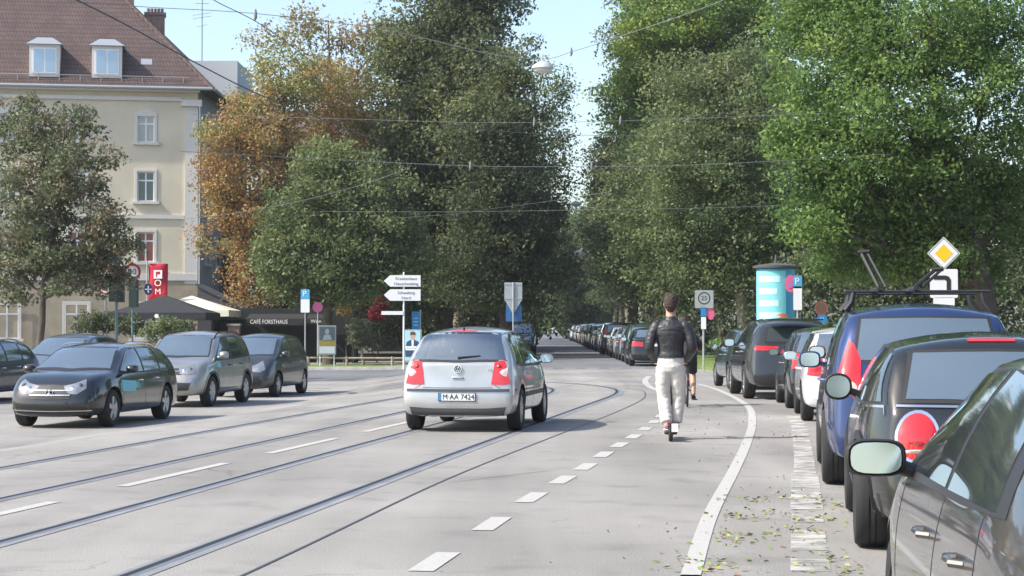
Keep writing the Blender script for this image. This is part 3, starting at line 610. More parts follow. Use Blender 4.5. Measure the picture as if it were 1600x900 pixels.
mini = std(3.95, 1.74, 1.43, [(0, .90), (.05, .97), (.30, 1.32), (.45, 1.39), (1.2, 1.43), (2.0, 1.42), (2.35, 1.37), (2.85, 1.0), (3.3, .94), (3.75, .84), (3.95, .66)],
    [(0, .93), (1, .92), (2.8, .88), (3.95, .74)], rw=.71, wr=.325, ar=.72, af=3.22, zb=.2, ww=.21, spokes=5, archtrim=.06, sill=(1.1, 2.85, .28, .12), inset=.0,
    plan=[(0, .74), (.08, .82), (.35, .93), (.75, 1), (2.9, 1), (3.5, .95), (3.82, .82), (3.95, .68)], tail=[(.2, .06), (.32, .0), (.5, .0), (.62, .05), (.95, .10), (1.4, .12)],
    dlo=([(.20, .965), (1.0, .94), (2.78, .92)], [(.42, 1.30), (1.0, 1.345), (2.2, 1.335), (2.72, .98)]),
    panes=[([(.27, .98), (1.02, .965)], [(.45, 1.28), (1.02, 1.32)]), ([(1.1, .962), (2.66, .948)], [(1.1, 1.322), (2.2, 1.31), (2.62, 1.0)])],
    gaps=[[(1.06, 1.35), (1.06, .9), (1.15, .3)], [(2.7, .95), (2.68, .3)]], handles=[(1.3, .84)], handlemat=CHR, mirror=(2.48, 1.01), msize=(.205, .20), moval=2.3, mirmat=BLK,
    rs=((.56, 1.0), (.50, 1.29), .01), ws=((.62, 1.0), (.52, 1.33), .01), border=.03,
    bits=[('lamp_bezel', ('rear', 1, 14), ov(.52, .765, .137, .168, -1), ov(.52, .765, .137, .168, 1), CHR, .002, True),
          ('tail_lamp', ('rear', 1, 14), ov(.52, .765, .12, .15, -1), ov(.52, .765, .12, .15, 1), RED, .03, True),
          ('reverse_lamp', ('rear', 1, 14), [(.44, .655), (.60, .655)], [(.43, .69), (.61, .69)], PNK, .036, True),
          ('lamp_insert', ('rear', 1, 14), [(.43, .70), (.61, .70)], [(.425, .745), (.615, .745)], mat('deep_red_lens', (.30, .01, .012), .1, 0, coat=1), .036, True),
          ('brake_lamp', 'rear', [(-.15, 1.365), (.15, 1.365)], [(-.15, 1.38), (.15, 1.38)], RED, 0, False),
          ('lower_bumper', 'rear', [(-.7, .22), (.7, .22)], [(-.74, .40), (.74, .40)], BLK, .01, False),
          ('headlamp', ('front', 1, 14), ov(.56, .74, .13, .13, -1), ov(.56, .74, .13, .13, 1), LMP, .03, True), ('grille', 'front', [(-.35, .45), (.35, .45)], [(-.4, .66), (.4, .66)], BLK, 0, False)],
    strips=[('belt_chrome', 'left', [(-1.9, .953), (-1.0, .935), (.1, .925), (.85, .915)], .016, CHR, .012), ('belt_chrome', 'right', [(-1.9, .953), (-1.0, .935), (.1, .925), (.85, .915)], .016, CHR, .012), ('belt_chrome', 'rear', [(-.62, .955), (0, .95), (.62, .955)], .014, CHR, .012)],
    plate=[('rear', .60, '')])
suv2 = std(4.5, 1.82, 1.69, [(0, 1.0), (.07, 1.08), (.30, 1.5), (.5, 1.63), (1.2, 1.685), (2.2, 1.675), (2.75, 1.58), (3.4, 1.12), (3.8, 1.05), (4.3, .95), (4.5, .74)],
    [(0, 1.06), (1, 1.05), (3.4, .99), (4.5, .8)], rw=.74, wr=.35, ar=.85, af=3.5, zb=.25, ww=.225, spokes=5, inset=.0,
    dlo=([(.38, 1.12), (1.5, 1.06), (3.35, 1.02)], [(.5, 1.5), (1.2, 1.58), (2.5, 1.555), (3.25, 1.07)]),
    panes=[([(.5, 1.13), (1.15, 1.09)], [(.6, 1.47), (1.17, 1.545)]), ([(1.24, 1.085), (2.1, 1.065)], [(1.24, 1.55), (2.08, 1.545)]), ([(2.18, 1.06), (3.2, 1.05)], [(2.16, 1.54), (2.5, 1.51), (3.15, 1.09)])],
    gaps=[[(1.2, 1.1), (1.1, .85), (1.3, .65), (1.35, .35)], [(2.14, 1.05), (2.15, .35)], [(3.2, 1.02), (3.2, .35)]], handles=[(1.5, .95), (2.4, .93)], mirror=(3.05, 1.12), msize=(.22, .17),
    rs=((.62, 1.16), (.56, 1.53), .01), ws=((.70, 1.12), (.56, 1.54), .02),
    bits=[('tail_lamp', ('rear', 1, 22), [(.60, .82), (.80, .86), (.86, .9)], [(.66, 1.16), (.74, 1.30), (.80, 1.34)], RED, .012, True), ('lamp_insert', ('rear', 1, 22), [(.64, .86), (.80, .9)], [(.66, .99), (.82, 1.03)], PNK, .02, True),
          ('lower_bumper', 'rear', [(-.78, .27), (.78, .27)], [(-.84, .46), (.84, .46)], DRK, .01, False), ('headlamp', ('front', 1, 24), [(.42, .76), (.76, .8)], [(.4, .9), (.78, .98)], LMP, .02, True)],
    plate=[('rear', .86, '')])
low = dict(suv2); low.update(L=4.75, W=1.93, H=1.66, dlo=suv2['dlo'], rw=.70, spokes=10,
    top=[(0, 1.0), (.08, 1.08), (.45, 1.44), (.62, 1.56), (1.3, 1.64), (2.3, 1.655), (2.9, 1.56), (3.6, 1.12), (4.0, 1.06), (4.55, .95), (4.75, .74)], belt=[(0, 1.06), (1, 1.05), (3.6, .99), (4.75, .8)], ar=.93, af=3.75,
    plan=[(0, .84), (.08, .9), (.35, .965), (.8, 1), (3.65, 1), (4.3, .95), (4.63, .84), (4.75, .72)], rs=((.58, 1.16), (.5, 1.43), .01), rsmat=GLS,
    bits=[('tail_lamp', ('rear', 1, 18), [(.40, .99), (.70, .98), (.86, .99)], [(.40, 1.06), (.70, 1.07), (.86, 1.08)], RED, .01, True), ('lower_bumper', 'rear', [(-.8, .27), (.8, .27)], [(-.84, .5), (.84, .5)], BLK, .01, False), ('headlamp', ('front', 1, 24), [(.42, .76), (.76, .8)], [(.4, .86), (.78, .92)], LMP, .02, True)],
    plate=[('rear', .80, '')])
sedan = std(4.5, 1.78, 1.43, [(0, .95), (.1, 1.0), (.55, 1.04), (1.1, 1.34), (1.35, 1.39), (2.0, 1.428), (2.4, 1.42), (2.85, 1.34), (3.45, .98), (3.8, .92), (4.3, .80), (4.5, .66)],
    [(0, .90), (1, .92), (3.4, .87), (4.5, .7)], rw=.68, wr=.32, ar=.88, af=3.58, zb=.19, ww=.21, spokes=7,
    dlo=([(.85, .97), (1.6, .94), (3.4, .90)], [(1.15, 1.27), (1.5, 1.33), (2.5, 1.33), (3.35, .96)]),
    panes=[([(1.0, .975), (1.95, .955)], [(1.25, 1.28), (1.92, 1.325)]), ([(2.03, .955), (3.25, .935)], [(2.0, 1.325), (2.52, 1.30), (3.2, .98)])],
    gaps=[[(1.15, .95), (1.1, .7), (1.35, .5), (1.4, .3)], [(1.99, .95), (2.0, .3)], [(3.15, .95), (3.15, .6), (3.1, .3)]], handles=[(1.4, .80), (2.25, .79)], mirror=(2.98, .985), msize=(.215, .135), mirmat=BLK,
    ws=((.68, .99), (.52, 1.32), .02), rs=((.6, 1.06), (.52, 1.32), .01),
    bits=[('tail_lamp', ('rear', 1, 22), [(.42, .72), (.82, .74)], [(.42, .88), (.82, .92)], RED, .01, True), ('headlamp', ('front', 1, 22), [(.4, .62), (.74, .66)], [(.4, .74), (.74, .8)], LMP, .015, True), ('lower_bumper', 'rear', [(-.7, .22), (.7, .22)], [(-.76, .36), (.76, .36)], BLK, .01, False)],
    plate=[('rear', .78, '')])
city = dict(hatch); city.update(cut=False, glass=GLS, wsmat=GLF, rsmat=GLF, bits=[b_ for b_ in hatch['bits'] if b_[0] not in ('tail_lamp', 'lamp_insert', 'lower_bumper')]+[('tail_lamp', ('rear', 1, 22), [(.58, .70), (.78, .72)], [(.56, .96), (.76, 1.0)], RED, .012, True)], strips=[], plate=[('rear', .66, '')], spokes=6)
city.pop('rub')
# ---- paints and prototypes
P_SIL = paint('silver', (.47, .48, .48), .5, .3); P_BLK = paint('black', (.009, .010, .012), .0, .2); P_ANT = paint('anthracite', (.035, .04, .043), .3)
P_GRY = paint('warm_grey', (.34, .335, .32), .6); P_BLU = paint('deep_blue', (.018, .04, .13), .4); P_WHI = paint('white', (.72, .73, .74), 0, .35); P_NVY = paint('navy', (.02, .028, .055), .3)
P_RED = paint('dark_red', (.22, .012, .02), .3); P_DGR = paint('dark_green', (.02, .05, .045), .3); P_TAU = paint('taupe', (.085, .08, .073), .5); P_BGY = paint('blue_grey', (.16, .20, .25), .5)
def put(root, x, y, th, label, cat='car', group=None, flip=False):
    root.location = (x, y, H(x, y)+.004); root.rotation_euler.z = (PI-R(th)) if flip else -R(th); tag(root, label, cat, group); return root
def slope(root, x, y, th, flip, W=1.8, wb=2.7):  # rest all four wheels on the falling street
    t = R(th); f = Vector((math.sin(t), math.cos(t), 0)); r = Vector((math.cos(t), -math.sin(t), 0)); c = Vector((x, y, 0))
    hh = lambda p: H(p.x, p.y); zr = (hh(c+r*.75)-hh(c-r*.75))/1.5; zf = (hh(c+f*1.3)-hh(c-f*1.3))/2.6; s = -1 if flip else 1
    root.rotation_mode = 'XYZ'; root.rotation_euler = (s*math.atan(zf), -s*math.atan(zr), root.rotation_euler.z); root.location.z = (hh(c+r*.75)+hh(c-r*.75))/2+.004
def wheel_at(S, px, py, th):                     # centre of a car from the outer foot of its rear left wheel in the photograph
    q = G(px, py); t = R(th); lx, ly = -S['W']/2, S['ar']-S['L']/2
    return q.x-(lx*math.cos(t)+ly*math.sin(t)), q.y-(-lx*math.sin(t)+ly*math.cos(t)), th
def recolor(root, pm):
    old = None
    for ch in root.children:
        if ch.name.startswith('body'): old = ch.data.materials[0]
    for ch in root.children:
        for i, sl_ in enumerate(ch.material_slots):
            if ch.data.materials[i] == old: sl_.link = 'OBJECT'; sl_.material = pm

GP = 'cars parked along the right kerb'; GL = 'cars parked along the left kerb'; GA = 'cars parked along the avenue'
polo, pbvh = build_car('hatchback_car', hatch, P_SIL)
b = MB(); b.box((0, 0, 0), (.10, .03, .025)); hy = pbvh.ray_cast(Vector((0, -4, .74)), Vector((0, 1, 0)))[0].y; b2 = b.build('tailgate_handle', P_SIL, polo, bevel=.008); b2.location = (0, hy-.01, .755); b2.scale = (1.6, 1, 1.2)
hy = pbvh.ray_cast(Vector((0, -4, .875)), Vector((0, 1, 0)))[0].y
b = MB(); b.lathe([(.052, .013), (.052, .009)], axis='y', n=28, mi=1); b.lathe([(.058, 0), (.058, .014), (.048, .014), (.048, 0)], axis='y', n=28, closed=True)
for a, c in (((-.042, .028), (-.012, -.04)), ((-.012, -.04), (0, -.008)), ((0, -.008), (.012, -.04)), ((.012, -.04), (.042, .028)), ((-.022, .044), (0, .004)), ((0, .004), (.022, .044))):
    b.tube([(a[0], .005, a[1]), (c[0], .005, c[1])], .0055, 6)
bb = b.build('emblem', [CHR, DRK], polo); bb.location = (0, hy-.03, .875); bb.rotation_euler.x = R(-4)
for s_ in (1,):
    hy = pbvh.ray_cast(Vector((.45, -4, .87)), Vector((0, 1, 0)))[0].y; text('1.2', .05, Matrix.Translation((.45, hy-.008, .86)), CHR, 'model_figures', polo)
b = MB(); hy = pbvh.ray_cast(Vector((0, -4, 1.04)), Vector((0, 1, 0)))[0].y; b.tube([(0, hy-.02, 1.02), (.0, hy-.03, 1.035)], .022, 8); hy2 = pbvh.ray_cast(Vector((.3, -4, 1.06)), Vector((0, 1, 0)))[0].y; b.tube([(0, hy-.03, 1.035), (.3, hy2-.02, 1.06)], [.014, .007], 6); b.build('rear_wiper', BLK, polo)
b = MB(); b.tube([(0, -1.38, 1.40), (0, -1.40, 1.46), (0, -1.5, 1.62)], [.016, .008, .003], 6); b.build('aerial', BLK, polo)
b = MB(); b.tube([(-.45, -1.9, .235), (-.45, -1.6, .25)], .025, 10); b.box((0, -1.2, .27), (1.0, 1.0, .1)); b.build('exhaust', DRK, polo)
for s_, y_ in ((-1, 0),):
    strip(pbvh, 'rear', smoothline([(-.60, .61, 0), (-.52, .66, 0), (-.49, .80, 0), (-.53, .96, 0)], 4), .008, .002).build('tailgate_gap', BLK, polo); strip(pbvh, 'rear', smoothline([(.60, .61, 0), (.52, .66, 0), (.49, .80, 0), (.53, .96, 0)], 4), .008, .002).build('tailgate_gap', BLK, polo)
SEAT = mat('grey_seat_cloth', (.10, .105, .11), .9)
for x_, y_, tops in ((-.35, .15, 1.20), (.35, .15, 1.20), (-.42, -.78, 1.10), (.40, -.78, 1.10)):
    b = MB(); b.tube([(x_-.17, y_-.06, .95), (x_-.17, y_-.10, tops-.13)], .05, 8); b.box((x_, y_-.07, (.93+tops-.12)/2), (.42, .11, tops-.12-.93)); g_ = b.build('seat', SEAT, polo, bevel=.02); b = MB(); b.box((x_, y_-.11, tops), (.25, .10, .15)); b.build('headrest', SEAT, g_, bevel=.03)
b = MB(); b.box((0, .45, 1.28), (.22, .03, .07)); b.build('inner_mirror', BLK, polo, bevel=.01)
strip(pbvh, 'rear', [(-.49, .615), (0, .61), (.49, .615)], .008, .0025).build('tailgate_gap', BLK, polo)
put(polo, -.47, 28.55, 8.6, 'silver hatchback with red tail lamps driving away over the tram rails')

est, ebvh = build_car('estate_car', wagon, P_BLK); put(est, -7.79, 36.1, 8.5, 'black estate with chrome roof rails, first of the cars at the left kerb', 'car', GL, True); slope(est, -7.79, 36.1, 8.5, True)
b = patch(ebvh, 'left', [(.45-.02, .60), (1.12, .62)], [(.38, .79), (1.12, .83)], 12, 3, .006); s_ = b.build('door_sticker', mat('pale_blue_sticker', (.18, .52, .62), .4), est)
b = patch(ebvh, 'right', [(.45-.02, .60), (1.12, .62)], [(.38, .79), (1.12, .83)], 12, 3, .006); s_ = b.build('door_sticker', MAT['pale_blue_sticker'], est)
b = MB(); b.lathe([(.075, 0), (.075, .015), (.06, .015), (.06, 0)], axis='y', n=24)
for k in range(3): q = PI/2+k*2*PI/3; b.tube([(0, .008, 0), (.065*math.cos(q), .008, .065*math.sin(q))], [.012, .004], 6)
bb = b.build('emblem', CHR, est); hy = ebvh.ray_cast(Vector((0, 4, .62)), Vector((0, -1, 0)))[0].y; bb.location = (0, hy+.02, .62)
yet, ybvh = build_car('compact_suv', suv, P_GRY); put(yet, -7.38, 44.6, 9, 'grey compact SUV with black roof rails between the black estate and the dark people carrier', 'car', GL, True); slope(yet, -7.38, 44.6, 9, True)
for vw in ('left', 'right'): patch(ybvh, vw, [(.72, .86), (.98, .88)], [(.72, 1.0), (.98, 1.02)], 8, 3, .006).build('door_sticker', MAT['pale_blue_sticker'], yet)
mp, _ = build_car('people_carrier', mpv, P_ANT); put(mp, -6.60, 50.5, 8.5, 'anthracite people carrier parked last at the left kerb before the grass strip', 'car', GL, True); slope(mp, -6.60, 50.5, 8.5, True)
# second row behind them
c_ = copy_tree(mp); recolor(c_, P_BGY); put(c_, -11.6, 50.6, 9, 'light blue grey car behind the black estate, only its roof and glass showing', 'car', 'cars parked in the second row on the left', True); slope(c_, -11.6, 50.6, 9, True)
c_ = copy_tree(est); recolor(c_, P_NVY); put(c_, -13.0, 46.2, 9, 'navy car behind the black estate at the very left, half hidden', 'car', 'cars parked in the second row on the left', True); slope(c_, -13.0, 46.2, 9, True)

mn, mbvh = build_car('small_hatchback', mini, paint('dark_green_black', (.018, .02, .019), .3, .22)); put(mn, *wheel_at(mini, 1334, 853, 8.5), 'near black small hatchback with round black mirror and chrome ringed tail lamp', 'car', GP)
gc, gbvh = build_car('saloon_car', sedan, P_TAU); put(gc, 1.42+.86-.06, 6.22, 6.0, 'taupe grey saloon nearest the camera, its wing mirror in front of the tail lamp', 'car', GP)
b2_, bbvh = build_car('blue_suv', suv2, P_BLU); put(b2_, *wheel_at(suv2, 1284, 755, 8), 'deep blue SUV with black roof bar and cycle carriers', 'car', GP)
b2_.name = 'blue_suv'
# roof rack with upright cycle arms
rk = empty('roof_rack', (0, 0, 0)); rk.parent = b2_
for y_ in (-.95, .35):
    b = MB(); b.tube([(-.68, y_, 1.80), (.68, y_, 1.80)], .019, 8, flat=.7)
    for s_ in (-1, 1): b.tube([(s_*.68, y_, 1.62), (s_*.62, y_, 1.70), (s_*.60, y_, 1.79)], [.04, .032, .026], 8)
    b.build('crossbar', BLK, rk)
for x_, h_, dx in ((-.36, .34, -.16), (-.02, .17, .20)):
    b = MB(); b.tube([(x_, -1.05, 1.83), (x_, .9, 1.83)], .022, 6); b.tube([(x_, -.9, 1.84), (x_+dx, -.75, 1.84+h_)], .020, 6); b.tube([(x_+.07, -.9, 1.84), (x_+dx+.06, -.75, 1.84+h_)], .015, 6); b.tube([(x_+dx-.03, -.75, 1.84+h_), (x_+dx+.08, -.75, 1.85+h_)], .026, 6)
    b.build('cycle_carrier', BLK, rk)
c_ = copy_tree(b2_);
for ch in list(c_.children):
    if ch.name.startswith('roof_rack'):
        for g_ in list(ch.children): bpy.data.objects.remove(g_)
        bpy.data.objects.remove(ch)
c_.name = 'dark_red_suv'; recolor(c_, P_RED); put(c_, *wheel_at(suv2, 1292, 694, 8), 'dark red SUV between the blue SUV and the white hatchback', 'car', GP)
ct, cbvh = build_car('compact_hatchback', city, P_WHI); put(ct, *wheel_at(city, 1250, 657, 6), 'white hatchback parked behind the black hatchback', 'car', GP)
c_ = copy_tree(ct); recolor(c_, P_BLK); put(c_, *wheel_at(city, 1226, 637.5, 4), 'black hatchback parked behind the big dark SUV', 'car', GP)
lw, _ = build_car('large_suv', low, P_ANT); put(lw, *wheel_at(low, 1161, 622.5, 1), 'big dark grey SUV with thin red tail lamps and tailgate spoiler', 'car', GP)
b = MB(); b.box((0, -2.03, 1.60), (1.12, .42, .035)); s_ = b.build('tailgate_spoiler', P_BLK, lw, bevel=.012)
c_ = copy_tree(ct); recolor(c_, P_DGR); put(c_, *wheel_at(city, 1136, 608, -1), 'dark green hatchback at the front of the row beside the cyclist', 'car', GP)
# avenue, right-hand row
far = [(sedan, gc, P_BLK, 'black saloon with red lamps, first of the avenue row'), (None, mp, P_DGR, 'dark teal people carrier behind the first black saloon'), (None, ct, P_BGY, 'blue grey hatchback, third in the avenue row'), (None, gc, P_SIL, 'silver saloon, fourth in the avenue row'),
       (None, ct, P_WHI, 'white hatchback, fifth in the avenue row'), (None, b2_, P_ANT, 'anthracite SUV, sixth in the avenue row'), (None, yet, P_WHI, 'white SUV with dark rear glass, seventh in the avenue row'), (None, gc, P_BLU, 'blue saloon, eighth in the avenue row'),
       (None, mp, P_TAU, 'taupe people carrier, ninth in the avenue row'), (None, lw, P_TAU, 'taupe large SUV, tenth in the avenue row'), (None, ct, P_BLK, 'black hatchback, eleventh in the avenue row'), (None, yet, P_ANT, 'anthracite SUV, twelfth in the avenue row'),
       (None, gc, P_NVY, 'navy saloon, thirteenth in the avenue row'), (None, mp, P_BLK, 'black people carrier, fourteenth in the avenue row'), (None, ct, P_RED, 'dark red hatchback, fifteenth in the avenue row'), (None, yet, P_SIL, 'silver SUV, sixteenth in the avenue row'),
       (None, gc, P_BLK, 'black saloon, seventeenth in the avenue row'), (None, mp, P_WHI, 'white people carrier, eighteenth in the avenue row'), (None, b2_, P_BLK, 'black SUV, nineteenth in the avenue row'), (None, lw, P_WHI, 'white large SUV, last in the avenue row')]
def strip_rack(root):
    for ch in list(root.children):
        if ch.name.startswith('roof_rack'):
            for g_ in list(ch.children): bpy.data.objects.remove(g_)
            bpy.data.objects.remove(ch)
y = 72.8
for i, (_, src, pm, lab) in enumerate(far):
    c_ = copy_tree(src); strip_rack(c_); recolor(c_, pm); x = 4.33+.0133*(y-71)+.9+random.uniform(-.07, .07)
    put(c_, x, y, .8+random.uniform(-.8, .8), lab, 'car', GA)
    c_.name = src.name.split('.')[0]
    if src is b2_: c_.name = 'parked_suv'
    y += 5.6+random.uniform(0, .9)
    if i > 10: y += 1
y = 101
for i, (src, pm, lab) in enumerate([(yet, P_BLK, 'black SUV, first of the left avenue row beyond the hatchback mirror'), (ct, P_NVY, 'navy hatchback, second of the left avenue row'), (gc, P_ANT, 'anthracite saloon, third of the left avenue row'), (mp, P_BLK, 'black people carrier, fourth of the left avenue row'), (gc, P_SIL, 'silver saloon, fifth of the left avenue row')]):
    c_ = copy_tree(src); recolor(c_, pm); put(c_, 1.32+.0133*(y-103)-.9, y, .8, lab, 'car', 'cars parked on the left of the avenue', i % 2 == 0); y += 6.3
b2_.name = 'parked_suv'
# ------------------------------------------------------------ corner building
STU = mat('cream_stucco', (.60, .55, .43), .9, noise_amt=.09, noise_scale=.6, bump=.2, bump_scale=30)
TRM = mat('white_stucco_trim', (.62, .61, .58), .85, noise_amt=.05)
SHW = mat('shaded_stucco', (.36, .37, .38), .9, noise_amt=.06)  # shade of the side and rear walls put into a greyer stucco
BAS = mat('sandstone_base', (.36, .31, .23), .9, noise_amt=.12, noise_scale=2)
WGL = mat('window_glass', (.10, .13, .14), .05, .5); WGC = mat('curtained_glass', (.30, .33, .32), .15, .2, coat=1); WGR = mat('red_blind', (.22, .045, .04), .3, coat=1)
def tiles():
    m = mat('roof_tiles', (.2, .1, .08), .85); n = m.node_tree.nodes; l = m.node_tree.links; b_ = n['Principled BSDF']
    tc = n.new('ShaderNodeTexCoord'); br = n.new('ShaderNodeTexBrick'); br.inputs['Color1'].default_value = (.155, .10, .09, 1); br.inputs['Color2'].default_value = (.115, .08, .075, 1); br.inputs['Mortar'].default_value = (.06, .04, .04, 1)
    br.inputs['Scale'].default_value = 1; br.inputs['Brick Width'].default_value = .2; br.inputs['Row Height'].default_value = .28; br.inputs['Mortar Size'].default_value = .022
    sp = n.new('ShaderNodeSeparateXYZ'); cb = n.new('ShaderNodeCombineXYZ'); ad = n.new('ShaderNodeMath'); ad.operation = 'ADD'
    l.new(tc.outputs['Object'], sp.inputs[0]); l.new(sp.outputs[0], ad.inputs[0]); l.new(sp.outputs[1], ad.inputs[1]); l.new(ad.outputs[0], cb.inputs[0]); l.new(sp.outputs[2], cb.inputs[1]); l.new(cb.outputs[0], br.inputs['Vector'])
    nz = n.new('ShaderNodeTexNoise'); nz.inputs['Scale'].default_value = .8; l.new(tc.outputs['Object'], nz.inputs['Vector']); mx = n.new('ShaderNodeMix'); mx.data_type = 'RGBA'; mx.blend_type = 'MULTIPLY'; mx.inputs[0].default_value = .5
    l.new(br.outputs[0], mx.inputs[6]); l.new(nz.outputs[0], mx.inputs[7]); l.new(mx.outputs[2], b_.inputs['Base Color'])
    bp = n.new('ShaderNodeBump'); bp.inputs['Strength'].default_value = .7; bp.inputs['Distance'].default_value = .03; l.new(br.outputs[1], bp.inputs['Height']); bp.invert = True; l.new(bp.outputs[0], b_.inputs['Normal'])
    return m
TIL = tiles(); ZINC = mat('zinc_sheet', (.35, .38, .41), .5, .4); BRK = mat('chimney_brick', (.32, .2, .16), .9, noise_amt=.2, noise_scale=6)
bld = empty('apartment_building', (-17.2, 105, -.2), 0, 'cream four storey corner building with brown tiled roof and dormers', 'building')
U = Vector((-.985, -.174, 0))   # along the front from the corner, and outwards
U = U.normalized(); NF = Vector((-U.y, U.x, 0)); NF = NF if NF.y < 0 else -NF
def FP(s, z, out=0): p = U*s+NF*out; return (p.x, p.y, z)
FL = 27.0; EV = 14.6
def wz(py): return (510-py)/3000*104.2+CAMH+.2
# wall with openings: columns of windows at distance s along the front
cols = [(2.8+k*3.65, .92) for k in range(7)]
rows = [(wz(221), wz(180)), (wz(314), wz(267)), (wz(409), wz(362))]
ops = [(s-w_/2, s+w_/2, a, c) for s, w_ in cols for a, c in rows]
def wallmesh(ops, s0, s1, z0, z1, fp, depth=.18):
    S_ = sorted(set([s0, s1]+[o[0] for o in ops]+[o[1] for o in ops])); Z_ = sorted(set([z0, z1]+[o[2] for o in ops]+[o[3] for o in ops])); b = MB()
    for i in range(len(S_)-1):
        for j in range(len(Z_)-1):
            cs, cz_ = (S_[i]+S_[i+1])/2, (Z_[j]+Z_[j+1])/2
            if any(o[0] < cs < o[1] and o[2] < cz_ < o[3] for o in ops): continue
            b.add([fp(S_[i], Z_[j]), fp(S_[i+1], Z_[j]), fp(S_[i+1], Z_[j+1]), fp(S_[i], Z_[j+1])], [(0, 1, 2, 3)])
    for o in ops:
        q = [(o[0], o[2]), (o[1], o[2]), (o[1], o[3]), (o[0], o[3])]
        for k in range(4):
            a, c = q[k], q[(k+1) % 4]; b.add([fp(*a), fp(*c), fp(*c, -depth), fp(*a, -depth)], [(0, 1, 2, 3)])
    return b
wallmesh(ops, 0, FL, 0, EV, FP).build('wall', STU, bld, smooth=0)
def bar(b, s0, s1, z0, z1, o0, o1, mi=0, fp=FP):
    P = [fp(s, z, o) for s in (s0, s1) for o in (o0, o1) for z in (z0, z1)]
    b.add(P, [(0, 1, 3, 2), (4, 6, 7, 5), (0, 4, 5, 1), (2, 3, 7, 6), (0, 2, 6, 4), (1, 5, 7, 3)], mi)
def window(s, w_, a, c, gm, arch=False, fp=FP, root=bld):
    b = MB(); t = .13
    bar(b, s-w_/2-t, s-w_/2, a, c, .0, .045, fp=fp); bar(b, s+w_/2, s+w_/2+t, a, c, .0, .045, fp=fp)
    if arch:
        n_ = 10; P = []
        for i in range(n_+1):
            q = -1+2*i/n_; zz = c+.32*(1-q*q); P.append((s+q*(w_/2+t), zz))
        for i in range(n_): b.add([fp(P[i][0], c, .0), fp(P[i+1][0], c, .0), fp(P[i+1][0], P[i+1][1]+.1, .0), fp(P[i][0], P[i][1]+.1, .0), fp(P[i][0], c, .05), fp(P[i+1][0], c, .05), fp(P[i+1][0], P[i+1][1]+.1, .05), fp(P[i][0], P[i][1]+.1, .05)], [(4, 5, 6, 7), (3, 2, 6, 7), (0, 4, 7, 3), (1, 2, 6, 5), (0, 1, 5, 4)])
    else: bar(b, s-w_/2-t, s+w_/2+t, c, c+t, .0, .046, fp=fp)
    f = b.build('window', TRM, root, smooth=0)
    b = MB(); bar(b, s-w_/2-.26, s+w_/2+.26, a-.14, a-.002, .0, .14, fp=fp); b.build('sill', TRM, f, smooth=0)
    b = MB(); d = -.12; e = .07
    for (x0, x1, z0, z1) in ((s-w_/2, s-w_/2+e, a, c), (s+w_/2-e, s+w_/2, a, c), (s-w_/2+e, s+w_/2-e, a, a+e), (s-w_/2+e, s+w_/2-e, c-e, c), (s-.04, s+.04, a+e, c-e), (s-w_/2+e, s-.04, a+(c-a)*.68, a+(c-a)*.68+.08), (s+.04, s+w_/2-e, a+(c-a)*.68, a+(c-a)*.68+.08)): bar(b, x0, x1, z0, z1, d-.04, d, fp=fp)
    b.build('frame', WHT, f, smooth=0)
    b = MB(); bar(b, s-w_/2+.02, s+w_/2-.02, a+.02, c-.02, d-.06, d-.045, fp=fp); b.build('pane', gm, f, smooth=0)
for i, (s, w_) in enumerate(cols):
    for j, (a, c) in enumerate(rows): window(s, w_, a, c, WGR if (j == 2 and i < 2) else (WGC if (i+j) % 2 == 0 else WGL), j == 0)
b = MB(); bar(b, .0, .70, 4.0, EV-.9, .003, .10); b.build('corner_pilaster', TRM, bld, smooth=0)
b = MB(); bar(b, -.2, .9, EV-.9, EV-.55, .004, .32); b.build('pilaster_cornice', TRM, bld, smooth=0)
b = MB(); bar(b, .72, FL, wz(341), wz(335), .002, .08); b.build('string_course', TRM, bld, smooth=0)
b = MB(); bar(b, 0, FL, wz(438), wz(427), .002, .14); b.build('plinth_band', TRM, bld, smooth=0)
b = MB(); bar(b, 0, FL, 0, wz(438)-.01, .004, .09); b.build('base', BAS, bld, smooth=0)
b = MB(); bar(b, .9, FL, EV-.62, EV-.42, .002, .14); bar(b, -.1, FL, EV-.14, EV, .002, .5); b.build('cornice', TRM, bld, smooth=0)
FP2 = lambda s, z, out=0: FP(s, z, out+.215)
for s, w_ in cols: window(s, 1.25, 1.0, 2.9, WGL, False, FP2)
# receding side and back of the building
SV = Vector((.02, 1, 0)).normalized(); SN = Vector((1, -.02, 0)).normalized()
def SP(s, z, out=0): p = SV*s+SN*out; return (p.x, p.y, z)
sops = [(s-.6, s+.6, a, c) for s in (3, 6.5, 10, 13.5) for a, c in rows]
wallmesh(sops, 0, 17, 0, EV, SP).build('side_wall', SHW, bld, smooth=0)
for s in (3, 6.5, 10, 13.5):
    for a, c in rows: window(s, 1.2, a, c, WGL, False, SP)
b = MB(); A = [Vector(FP(0, 0)), Vector(FP(FL, 0)), Vector(FP(FL, 0))+Vector((-3, 16, 0)), Vector(SP(17, 0))]
for i in (1, 2): p, q = A[i], A[i+1]; b.add([p, q, (q.x, q.y, EV), (p.x, p.y, EV)], [(0, 1, 2, 3)])
b.build('rear_wall', SHW, bld, smooth=0)
